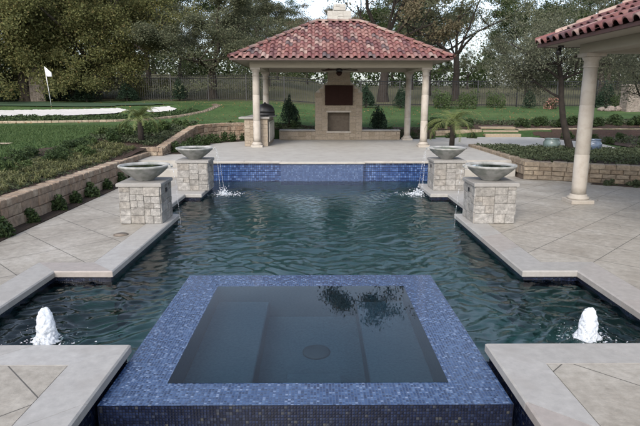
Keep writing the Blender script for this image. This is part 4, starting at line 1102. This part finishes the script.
# beds on the left
lb = [(-4.5, -6), (-4.5, 14.7), (-4.2, 14.7), (-4.2, 19), (-3.7, 20.2), (-2.7, 20.8), (-2.7, 22), (-4.2, 21.4), (-5.4, 19), (-6.1, 15.5), (-6.4, 12), (-6.7, 8), (-7.2, 2), (-7.2, -6)]
struct(drape('mulch_bed', lb, M['mulch'], .025, .16, .012))
struct(drape('mulch_bed', [(-2.9, 20.8), (4.4, 20.8), (4.6, 21.6), (4.4, 22.6), (-2.9, 22.4)], M['mulch'], .03, .16, .012))
struct(drape('mulch_bed', [(4.6, 21.95), (8.2, 22.3), (16, 22.3), (24, 22), (24, 24.6), (16, 25.0), (8.5, 24.8), (4.6, 24.2)], M['mulch'], .025, .2, .012))
def low_mass(name, poly, n, ls, hh, mat, seed, kind='stuff', hf=hgt, clump=.25):
    rg = np.random.default_rng(seed); x0, x1 = min(p[0] for p in poly), max(p[0] for p in poly); y0, y1 = min(p[1] for p in poly), max(p[1] for p in poly)
    px = rg.uniform(x0, x1, n * 3); py = rg.uniform(y0, y1, n * 3); m = inpoly_np(px, py, poly); px, py = px[m][:n], py[m][:n]
    hz = np.array([hf(a, b) for a, b in zip(px, py)])
    bumpy = .55 + .45 * np.sin(px * 5.1 + 1.7 * np.sin(py * 3.3)) * np.sin(py * 4.7 + 1.3 * np.sin(px * 2.9))
    C = np.stack([px, py, hz + .02 + hh * bumpy * rg.uniform(0, 1, len(px)) ** .6], 1)
    V, F = leaf_quads(C, ls, .6, 0, .3); return tag(np_mesh(name, V, F, mat), kind=kind)
def tufts(name, pts, n_bl, h, w, spread, mat, curl=.6):
    """grassy clumps: arching blades"""
    n = len(pts) * n_bl; P = np.repeat(np.array(pts), n_bl, 0); a = RNG.uniform(0, 2 * pi, n); hh = h * RNG.uniform(.6, 1.25, n)
    d = np.stack([np.cos(a), np.sin(a), np.zeros(n)], 1); s = np.stack([-np.sin(a), np.cos(a), np.zeros(n)], 1) * w
    out = (RNG.uniform(.15, 1, n) * curl)[:, None] * hh[:, None]
    b0 = P + d * spread * RNG.uniform(0, 1, n)[:, None]
    m = b0 + d * out * .45 + np.array([0, 0, 1]) * (hh * .75)[:, None]; e_ = b0 + d * out * 1.25 + np.array([0, 0, 1]) * (hh * RNG.uniform(.45, 1.0, n))[:, None]
    V = np.stack([b0 - s * .6, b0 + s * .6, m + s, m - s, e_ + s * .25, e_ - s * .25], 1).reshape(-1, 3); k = np.arange(n)[:, None] * 6
    F = np.concatenate([k + np.array([0, 1, 2, 3]), k + np.array([3, 2, 4, 5])], 0)
    return np_mesh(name, V, F, mat)
pts = []
for i in range(620):
    y = rs.uniform(3, 14.2); x = rs.uniform(-5.6, -4.70)
    pts.append((x, y, hgt(x, y)))
tag(tufts('border_grass', pts, 30, .12, .006, .06, M['lf_varieg'], 1.2), kind='stuff')
pts = []
for i in range(60):
    x = rs.uniform(-5.4, -4.6); y = rs.uniform(12.5, 14.2); pts.append((x, y, hgt(x, y)))
# dark shrub row behind
n_ = 0
for i in range(15):
    y = 5.2 + i * .68; x = -5.98 - .12 * math.sin(i * 1.7) + .02 * i + rs.uniform(-.1, .1)
    lab = f'{ORD[i]} dark bushy shrub from the near end in the row between lawn and striped grass'
    if i == 0: s2 = shrub('border_shrub', lab, M['lf_shrub'], .42, .42, 2400, .055, 33, x, y, group='dark shrubs along the left lawn')
    else: cp(s2, x, y, (rs.uniform(.65, 1.0), rs.uniform(.65, 1.0), rs.uniform(.5, .95)), lab)
for i in range(15):
    t_ = i / 14; x = -5.9 + 2.3 * t_ + rs.uniform(-.15, .15); y = 15.4 + 5.6 * t_ ** 1.1
    x = [-5.9, -5.5, -5.6, -5.1, -5.2, -4.9, -5.3, -4.8, -5.0, -4.6, -4.9, -4.3, -4.0, -3.6, -3.1][i]
    lab = f'{ORD[i]} mid green shrub from the near end above the curved wall left of the pavilion'
    if i == 0: s3 = shrub('border_shrub', lab, M['lf_mid'], .38, .34, 1800, .06, 34, x, y, group='green shrubs above the curved wall')
    else: cp(s3, x, y, rs.uniform(.7, 1.2), lab)
rb = random.Random(99)
for i in range(11):
    y = 6.4 + i * .74 + rb.uniform(-.2, .2); x = -5.3 + rb.uniform(-.4, .35); lab = f'{ORD[i]} loose shrub from the near end among the striped grass, left bed'
    c_ = cp(s3 if i % 3 else s2, x, y, (rb.uniform(.5, .8), rb.uniform(.5, .8), rb.uniform(.5, 1.0)), lab); c_['group'] = 'loose shrubs in the left bed'
low_mass('ground_cover', [(-6.3, 4), (-4.62, 4), (-4.62, 14.3), (-6.0, 14.3)], 13000, .045, .05, M['lf_cover'], 66)
# edging lines in the left lawn
EP = [(-26, 20.9), (-18, 21.0), (-13, 21.2), (-10.4, 21.8), (-8.3, 23.0), (-7.2, 24.6), (-6.4, 26.4), (-5.6, 28.4), (-5.2, 30.0), (-5.6, 31.0)]
stone_wall('stone_edging', 'thin pale stone edging winding below the white sand bunker', 'stone edging', EP, 1, 1, M['edging'], courses=1, cap=False,
           z0f=[hgt(a, b) - .08 for a, b in EP], ztop=[hgt(a, b) + .09 for a, b in EP], th=.2)
struct(drape('garden_path', [(-14, 13.0), (-9, 13.2), (-7.6, 13.5), (-7.6, 13.8), (-9.2, 13.7), (-14, 13.5)], M['edging'], .03, .1))
low_mass('heather_cover', [(-24, 21.3), (-13, 21.6), (-10.6, 22.2), (-8.6, 23.4), (-7.5, 25), (-6.7, 26.8), (-6.0, 28.6), (-6.5, 29), (-7.6, 27.4), (-9.2, 26.4), (-11, 25.4), (-14, 24.6), (-24, 24.4)], 26000, .09, .17, M['lf_shrub'], 50)
bedR = [(4.95, 12.85), (5.5, 12.72), (6.3, 12.35), (7.3, 11.9), (9.1, 11.3), (12, 10.9), (16, 10.8), (16, 16), (9.5, 15.6), (7.2, 15.9), (6.2, 16.6), (4.95, 17.2)]
struct(drape('planting_soil', bedR, M['soil'], .02, .16, .01))
low_mass('ground_cover', bedR, 52000, .055, .16, M['lf_cover'], 51)
tag(np_mesh('fallen_leaves', *(lambda C: leaf_quads(C, .06, .7, 0, 1.0))(np.array([(a, b, hgt(a, b) + .03) for a, b in zip(RNG.uniform(-16, 14, 2600), RNG.uniform(21, 34, 2600))])), M['lf_litter']), kind='stuff')
low_mass('leaf_litter', [(4.3, -2), (16, -2), (16, 10), (4.3, 10)], 150, .05, .0, M['lf_litter'], 52, hf=lambda a, b: .004)
# path on the right and palms
mb = MB(); mb.prism([(4.855, 17.3), (6.3, 16.75), (7.3, 16.3), (9.2, 16.4), (9.6, 18.6), (8.4, 21.5), (6.7, 21.55), (4.6, 21.2), (4.503, 20.5)], -.3, T + .004); struct(mb.build('garden_path', M['terrace']))
struct(drape('mulch_bed', [(9.7, 16.0), (24, 15.6), (24, 21.3), (16, 21.9), (11, 22.1), (8.6, 21.8), (9.75, 18.6)], M['mulch'], .025, .2, .012))
low_mass('ground_cover', [(10.2, 15.8), (22, 15.6), (22, 20.5), (10.4, 20.6)], 9000, .08, .16, M['lf_cover'], 58)
# strip planting before the right wall
for i in range(6):
    x = 6.35 + i * .42; y = 11.62 - i * .17; lab = f'{ORD[i]} small plant from the left in the shade at the foot of the right wall'
    if i == 0: s4 = shrub('small_plant', lab, M['lf_cover'], .17, .14, 500, .045, 36, x, y, 0.0, group='small plants at the foot of the right wall', cat='plant')
    else: cp(s4, x, y, rs.uniform(.8, 1.2), lab, 0.0)
mb = MB(); mb.prism([(6.15, 11.92), (7.1, 11.48), (9, 10.88), (12, 10.48), (12, 10.1), (9, 10.5), (7.0, 11.2), (6.0, 11.75)], -.1, .014); struct(mb.build('planting_strip', M['soil']))
# far right shrub rows
spots = [(4.9, 22.6), (5.6, 22.9), (6.3, 22.6), (8.6, 22.9), (9.4, 23.1), (10.2, 22.8), (10.9, 23.3), (11.7, 22.9), (12.6, 23.3), (13.4, 22.9), (14.3, 23.4)]
for i, (x, y) in enumerate(spots):
    lab = f'{ORD[i]} rounded shrub from the left in the mulch bed below the right lawn'
    if i == 0: s5 = shrub('border_shrub', lab, M['lf_shrub'], .42, .48, 1500, .075, 37, x, y, group='rounded shrubs below the right lawn')
    else: cp(s5, x, y, rs.uniform(.75, 1.15), lab)
for i, (x, y) in enumerate(((-2.2, 21.4), (-.9, 21.7), (2.2, 21.3), (2.9, 21.7), (3.7, 21.3), (-1.5, 21.2))):
    cp(s5, x, y, rs.uniform(.55, .8), f'{ORD[i]} small round shrub in the mulch behind the seat walls, counted from the left' )
for i, (x, y) in enumerate(((5.2, 20.9), (6.0, 20.9), (9.6, 20.8), (10.4, 20.5), (11.3, 20.4), (12.2, 20.2), (9.9, 18.4), (10.6, 17.4))):
    cp(s5, x, y, rs.uniform(.5, .8), f'{ORD[i]} low round shrub below the pale stone edging on the right')
# conical evergreens
ev = thing('conical_evergreen', 'conical evergreen behind the seat wall, left of the fireplace', 'evergreen', (0, 0, 0), 'conical evergreens behind the pavilion')
V, F = shrub_mesh('', .60, 1.40, 4600, .065, 41, lumps=26); ctr = V.reshape(-1, 4, 3).mean(1, keepdims=True); fz_ = np.clip(1.0 - .62 * ctr[:, :, 2:3] / 1.4, .12, 1); V = (V.reshape(-1, 4, 3) - ctr + ctr * np.concatenate([fz_, fz_, fz_ * 0 + 1.0], 2)).reshape(-1, 3); V = V + np.array([0, 0, .12]); np_mesh('crown', V, F, M['lf_conif'], ev)
mb = MB(); mb.tube([(0, 0, -.1), (0, 0, .9)], [.05, .02], 7, False); mb.build('trunk', M['bark_dark'], ev)
ev.location = (X(289, 21.9), 21.9, hgt(X(289, 21.9), 21.9)); ev.scale = (.85, .85, .85)
copy_thing(ev, (X(379, 21.9), 21.9, hgt(2.5, 21.9)), 1, (.85, .85, .68), 'conical evergreen behind the seat wall, right of the fireplace')
for i, (px, Y, sc, nm) in enumerate(((128, 35.0, (1.4, 1.4, .85), 'broad dark evergreen before the left fence, below the gold tree'), (180, 35.3, (1.1, 1.1, 1.0), 'narrow dark evergreen before the left fence'), (88, 34.5, (1.8, 1.8, .8), 'low dark evergreen right of the flag'), (60, 35, (1.7, 1.7, .9), 'dark evergreen behind the flag'), (15, 35, (2, 2, .9), 'dark evergreen at the left edge beyond the sand'),
        (401, 33.4, (1.0, 1.0, .9), 'dark evergreen before the fence, seen past the back column'), (366, 33.4, (1.1, 1.1, 1.0), 'dark evergreen at the foot of the thick trunk'), (530, 33.2, (.9, .9, .85), 'dark evergreen before the fence behind the silver tree'), (607, 33.2, (1.3, 1.3, 1.1), 'dark evergreen before the fence right of the round column'))):
    copy_thing(ev, (X(px, Y), Y, hgt(X(px, Y), Y)), i, sc, nm, 'dark evergreens before the fence')
nm = ['wispy green shrub before the fence, first to the right of the pavilion', 'wispy green shrub before the fence, second to the right of the pavilion', 'wispy green shrub before the fence, third to the right of the pavilion', 'wispy shrub at the fence just right of the silver tree trunk']
for i, (px, Y) in enumerate(((442, 33), (469, 32.5), (495, 33.2), (622, 32.6))):
    if i == 0: s6 = shrub('wispy_shrub', nm[i], M['lf_mid'], .8, 1.35, 1700, .09, 42, X(px, Y), Y, group='wispy shrubs before the fence')
    else: cp(s6, X(px, Y), Y, rs.uniform(.8, 1.0), nm[i])
shrub('flowering_shrub', 'pink flowering shrub before the fence beside the silver tree trunk', M['lf_pink'], .55, .75, 900, .10, 43, X(552, 32.8), 32.8)
# palms
def palm(x, y, z, label, hs, sc):
    t = thing('sago_palm', label, 'palm', (x, y, z), 'palms flanking the terrace'); mb = MB()
    mb.tube([(x, y, z - .05), (x + .01, y, z + hs * .5), (x, y, z + hs)], [.085, .075, .07], 10); mb.build('trunk', M['bark_dark'], t)
    for k in range(19):
        a = k * 2.4; el = random.uniform(.3, 1.4); Lf = sc * random.uniform(.75, 1.05); f = MB()
        d = Vector((math.cos(a), math.sin(a), 0)); p = Vector((x, y, z + hs)); pts = [p.copy()]; e_ = el
        for i in range(12):
            e_ -= .115 + .03 * i * .4; p = p + (d * math.cos(e_) + Vector((0, 0, math.sin(e_)))) * Lf / 12; pts.append(p.copy())
        f.tube(pts, [.009 - .0006 * i for i in range(13)], 4, False)
        s = Vector((-d.y, d.x, 0))
        for i in range(2, 13):
            for sd in (-1, 1):
                for hf in (0, .5):
                    q = pts[i - 1].lerp(pts[i], hf + .25); tl = (pts[i] - pts[i - 1]).normalized(); ll = Lf * .30 * math.sin(min(1, (i + .5) / 11) * pi * .85 + .25)
                    e2 = q + s * sd * ll * .8 + tl * ll * .55 - Vector((0, 0, ll * random.uniform(.12, .4))); w_ = tl * .012
                    f.add([q - w_, q + w_, e2], [(0, 1, 2)])
        f.build('frond', M['lf_palm'], t)
palm(4.12, 16.6, T + .01, 'palm with arching fronds on a short trunk behind the far right bowl', .72, 1.15)
palm(-4.78, 15.0, hgt(-4.78, 15.0), 'palm with arching fronds in the left bed above the short stone wall', .66, .85)
low_mass('ground_cover', [(-5.9, 14.4), (-4.3, 14.8), (-4.3, 18.9), (-3.7, 20.3), (-2.8, 20.7), (-2.8, 21.9), (-4.4, 21.4), (-5.6, 19), (-6.4, 15.6)], 16000, .06, .16, M['lf_cover'], 61)
low_mass('ground_cover', [(-2.7, 20.9), (4.3, 20.9), (4.4, 22.0), (-2.7, 22.0)], 6000, .07, .12, M['lf_cover'], 62)
low_mass('ground_cover', [(4.6, 22.9), (8.2, 23.2), (16, 23), (22, 22.8), (22, 24.2), (16, 24.6), (8.5, 24.4), (4.6, 24)], 12000, .08, .14, M['lf_cover'], 63)
mb = MB(); mb.lathe([(.45, 0), (.45, .012), (.2, .03)], (4.12, 16.6, T - .004), 24, False); struct(mb.build('planting_soil', M['mulch']))
# glazed urns
for px, Y, m_, lab in ((556, 15.6, 'glaze', 'squat teal glazed urn left of the curved trunk'), (598, 15.3, 'glaze2', 'squat blue glazed urn behind the round column')):
    x = X(px, Y); t = thing('glazed_urn', lab, 'urn', (x, Y, hgt(x, Y)), 'glazed urns beside the garden path'); mb = MB()
    mb.lathe([(.14, 0), (.19, .04), (.235, .14), (.23, .24), (.19, .31), (.20, .33), (.205, .345), (.185, .345), (.17, .32), (.17, .30), (.02, .29)], (x, Y, hgt(x, Y)), 30); mb.build('body', M[m_], t)
    mb = MB(); mb.lathe([(.168, 0), (.01, .006)], (x, Y, hgt(x, Y) + .305), 20, False); mb.build('soil', M['soil'], t)
# golf green, bunker, flag
def hg(x, y): return hgt(x, y)
struct(drape('golf_green', [(-40, 29.8), (-22, 29.8), (-15, 29.9), (-11, 30.0), (-9.0, 30.3), (-8.0, 31.2), (-10, 32.4), (-16, 33.2), (-40, 33.2)], M['green'], .05, .4))
struct(drape('sand_bunker', [(-32, 25.0), (-18, 25.1), (-14, 25.5), (-11.5, 26.4), (-9.9, 27.4), (-9.6, 28.6), (-10.4, 29.2), (-13, 28.9), (-18, 28.4), (-32, 28.2)], M['sand'], .06, .09, .008))
struct(drape('sand_bunker', [(-8.3, 28.0), (-7.4, 28.2), (-7.3, 29.0), (-7.8, 29.6), (-8.7, 29.4), (-9.0, 28.7)], M['sand'], .05, .09, .008))
fx, fy = X(52, 30.5), 30.5; fz = hgt(fx, fy)
fl = thing('golf_flag', 'white flag on a thin white pole standing on the golf green', 'golf flag', (fx, fy, fz))
mb = MB(); mb.tube([(fx, fy, fz), (fx - .16, fy, fz + 2.08)], .016, 8); mb.build('pole', M['pole'], fl)
vs = []
for i in range(6):
    for j in range(5):
        a, b_ = i / 5, j / 4; vs.append((fx - .155 + a * .34, fy + .03 * math.sin(a * 6 + b_), fz + 2.07 - b_ * .5 * (1 - a * .55) - a * .30 + .0))
mb = MB(); mb.add(vs, [(i * 5 + j, (i + 1) * 5 + j, (i + 1) * 5 + j + 1, i * 5 + j + 1) for i in range(5) for j in range(4)], True); fo = mb.build('flag_cloth', M['white'], fl)
sm = fo.modifiers.new('s', 'SOLIDIFY'); sm.thickness = .004
# fence
fe = thing('metal_fence', 'long black metal picket fence between the lawn and the woods', 'fence', (0, 35, hgt(0, 35)))
def fy_(x): return 36.2 - (x + 22) * .055
FXs = np.arange(-26, 27, 2.4); FH = 1.55
for i, x in enumerate(FXs):
    z = hgt(x, fy_(x)); mb = MB(); mb.box(x - .035, x + .035, fy_(x) - .035, fy_(x) + .035, z - .1, z + FH + .06); mb.build('post', M['black'], fe)
    if i < len(FXs) - 1:
        x1 = FXs[i + 1]; mb = MB()
        for h_ in (.12, FH - .18, FH - .02):
            mb.tube([(x + .03, fy_(x), hgt(x, fy_(x)) + h_), (x1 - .03, fy_(x1), hgt(x1, fy_(x1)) + h_)], .022, 4, True, False)
        for k in range(1, 17):
            xx = x + 2.4 * k / 17; zz = hgt(xx, fy_(xx)); mb.box(xx - .009, xx + .009, fy_(xx) - .009, fy_(xx) + .009, zz + .05, zz + FH)
        mb.build('panel', M['black'], fe)
# stone pillars by the fence
for px, Y, w, h_, lab in ((43, 35.2, .9, 1.9, 'rough stone gate pillar behind the flag'), (632, 30.5, .75, 1.35, 'rough stone gate pillar at the right edge beyond the lawn')):
    x = X(px, Y); z = hgt(x, Y); t = thing('stone_pillar', lab, 'pillar', (x, Y, z), 'rough stone gate pillars'); mb = MB(); mb.box(x - w / 2 + .01, x + w / 2 - .01, Y - w / 2 + .01, Y + w / 2 - .01, z - .2, z + h_)
    for o_, u_, n_ in ((V3((x - w / 2, Y - w / 2, z - .1)), V3((1, 0, 0)), V3((0, -1, 0))), (V3((x + w / 2, Y - w / 2, z - .1)), V3((0, 1, 0)), V3((1, 0, 0))), (V3((x - w / 2, Y + w / 2, z - .1)), V3((0, -1, 0)), V3((-1, 0, 0)))):
        ashlar_face(mb, o_, u_, n_, w, h_ + .1, r, .03)
    mb.build('shaft', M['stonecol'], t); mb = MB(); mb.box(x - w / 2 - .06, x + w / 2 + .06, Y - w / 2 - .06, Y + w / 2 + .06, z + h_ + .001, z + h_ + .09, .02); mb.build('cap', M['stonecol'], t)
# rubble boulders beside the right pillar
for i in range(9):
    x = X(603, 31) + i * .22; y = 31 + rs.uniform(-.3, .3); z = hgt(x, y); q = rs.uniform(.16, .3)
    V = []; bm = bmesh.new(); bmesh.ops.create_icosphere(bm, subdivisions=2, radius=q)
    for v_ in bm.verts: v_.co *= 1 + .22 * math.sin(v_.co.x * 17 + i) * math.cos(v_.co.y * 13 + i * 2); v_.co.z *= .7
    me = bpy.data.meshes.new('boulder'); bm.to_mesh(me); bm.free(); me.materials.append(M['stonecol'])
    o = bpy.data.objects.new('boulder', me); COL.objects.link(o); o.location = (x, y, z + q * .4); tag(o, f'{ORD[i]} rough boulder from the left in the rubble beside the right gate pillar', 'boulder', 'boulders beside the right gate pillar')
# short blades on the near lawn
n = 70000; px = RNG.uniform(-15, -6.0, n); py = RNG.uniform(6, 20, n); m = (px < -6.75 + np.clip((py - 8) * .09, 0, .9))
px, py = px[m], py[m]
P = np.stack([px, py, np.array([hgt(a, b) for a, b in zip(px, py)])], 1)
a = RNG.uniform(0, 2 * pi, len(P)); s = np.stack([np.cos(a), np.sin(a), a * 0], 1) * .012; tip = P + np.stack([RNG.normal(0, .02, len(P)), RNG.normal(0, .02, len(P)), RNG.uniform(.025, .06, len(P))], 1)
V = np.stack([P - s, P + s, tip], 1).reshape(-1, 3); tag(np_mesh('grass', V, np.arange(len(V)).reshape(-1, 3), M['lf_grass']), kind='stuff')

# ------------------------------------------------------------------ camera, light
cam = bpy.data.cameras.new('camera'); co = bpy.data.objects.new('camera', cam); COL.objects.link(co); scn.camera = co
Fpx, pv_, = 545.0, math.atan((213 - 98) / 545.0); yaw = math.atan((316 - 320) * math.cos(pv_) / 545.0)
cam.sensor_width = 36; cam.sensor_fit = 'HORIZONTAL'; cam.lens = 36 * Fpx / 640; cam.clip_start = .1; cam.clip_end = 2000
co.location = (0, 0, 1.85); co.rotation_euler = (pi / 2 - pv_, 0, yaw)
w = bpy.data.worlds.new('World'); scn.world = w; w.use_nodes = True; nt = w.node_tree
bg = nt.nodes['Background']; sky = nt.nodes.new('ShaderNodeTexSky'); sky.sky_type = 'NISHITA'; sky.sun_disc = False
SE, SR = math.radians(38), math.radians(200)
sky.sun_elevation = SE; sky.sun_rotation = SR; sky.air_density = 1.0; sky.dust_density = 3.0; sky.ozone_density = 1.5
hs = nt.nodes.new('ShaderNodeHueSaturation'); hs.inputs['Saturation'].default_value = .62; nt.links.new(sky.outputs[0], hs.inputs['Color'])
tc = coords(nt, 'Generated'); mp = nt.nodes.new('ShaderNodeMapping'); mp.inputs['Scale'].default_value = (1.2, 1.2, 3.0); nt.links.new(tc, mp.inputs[0])
cl = noise(nt, mp.outputs[0], 2.2, 6, .55)
cf = ramp(nt, cl, [(.38, (.90, .91, .95)), (.62, (1.25, 1.25, 1.25))])
c = mixc(nt, 1.0, hs.outputs[0], cf, 'MULTIPLY')
nt.links.new(c, bg.inputs[0]); bg.inputs[1].default_value = .15
sun = bpy.data.lights.new('sun', 'SUN'); so = bpy.data.objects.new('sun', sun); COL.objects.link(so); sun.energy = .9; sun.angle = math.radians(20); sun.color = (1, .95, .88)
# direction toward the sun: azimuth from +Y clockwise = sky rotation
sd = Vector((math.sin(SR) * math.cos(SE), math.cos(SR) * math.cos(SE), math.sin(SE)))
so.rotation_euler = sd.to_track_quat('Z', 'Y').to_euler(); so.location = (0, 0, 30)
scn.view_settings.view_transform = 'Standard'; scn.view_settings.look = 'None'; scn.view_settings.exposure = 1.12; scn.view_settings.gamma = 1; scn.view_settings.use_curve_mapping = False
scn.cycles.transparent_max_bounces = 12; scn.cycles.max_bounces = 8; scn.cycles.sample_clamp_indirect = 6
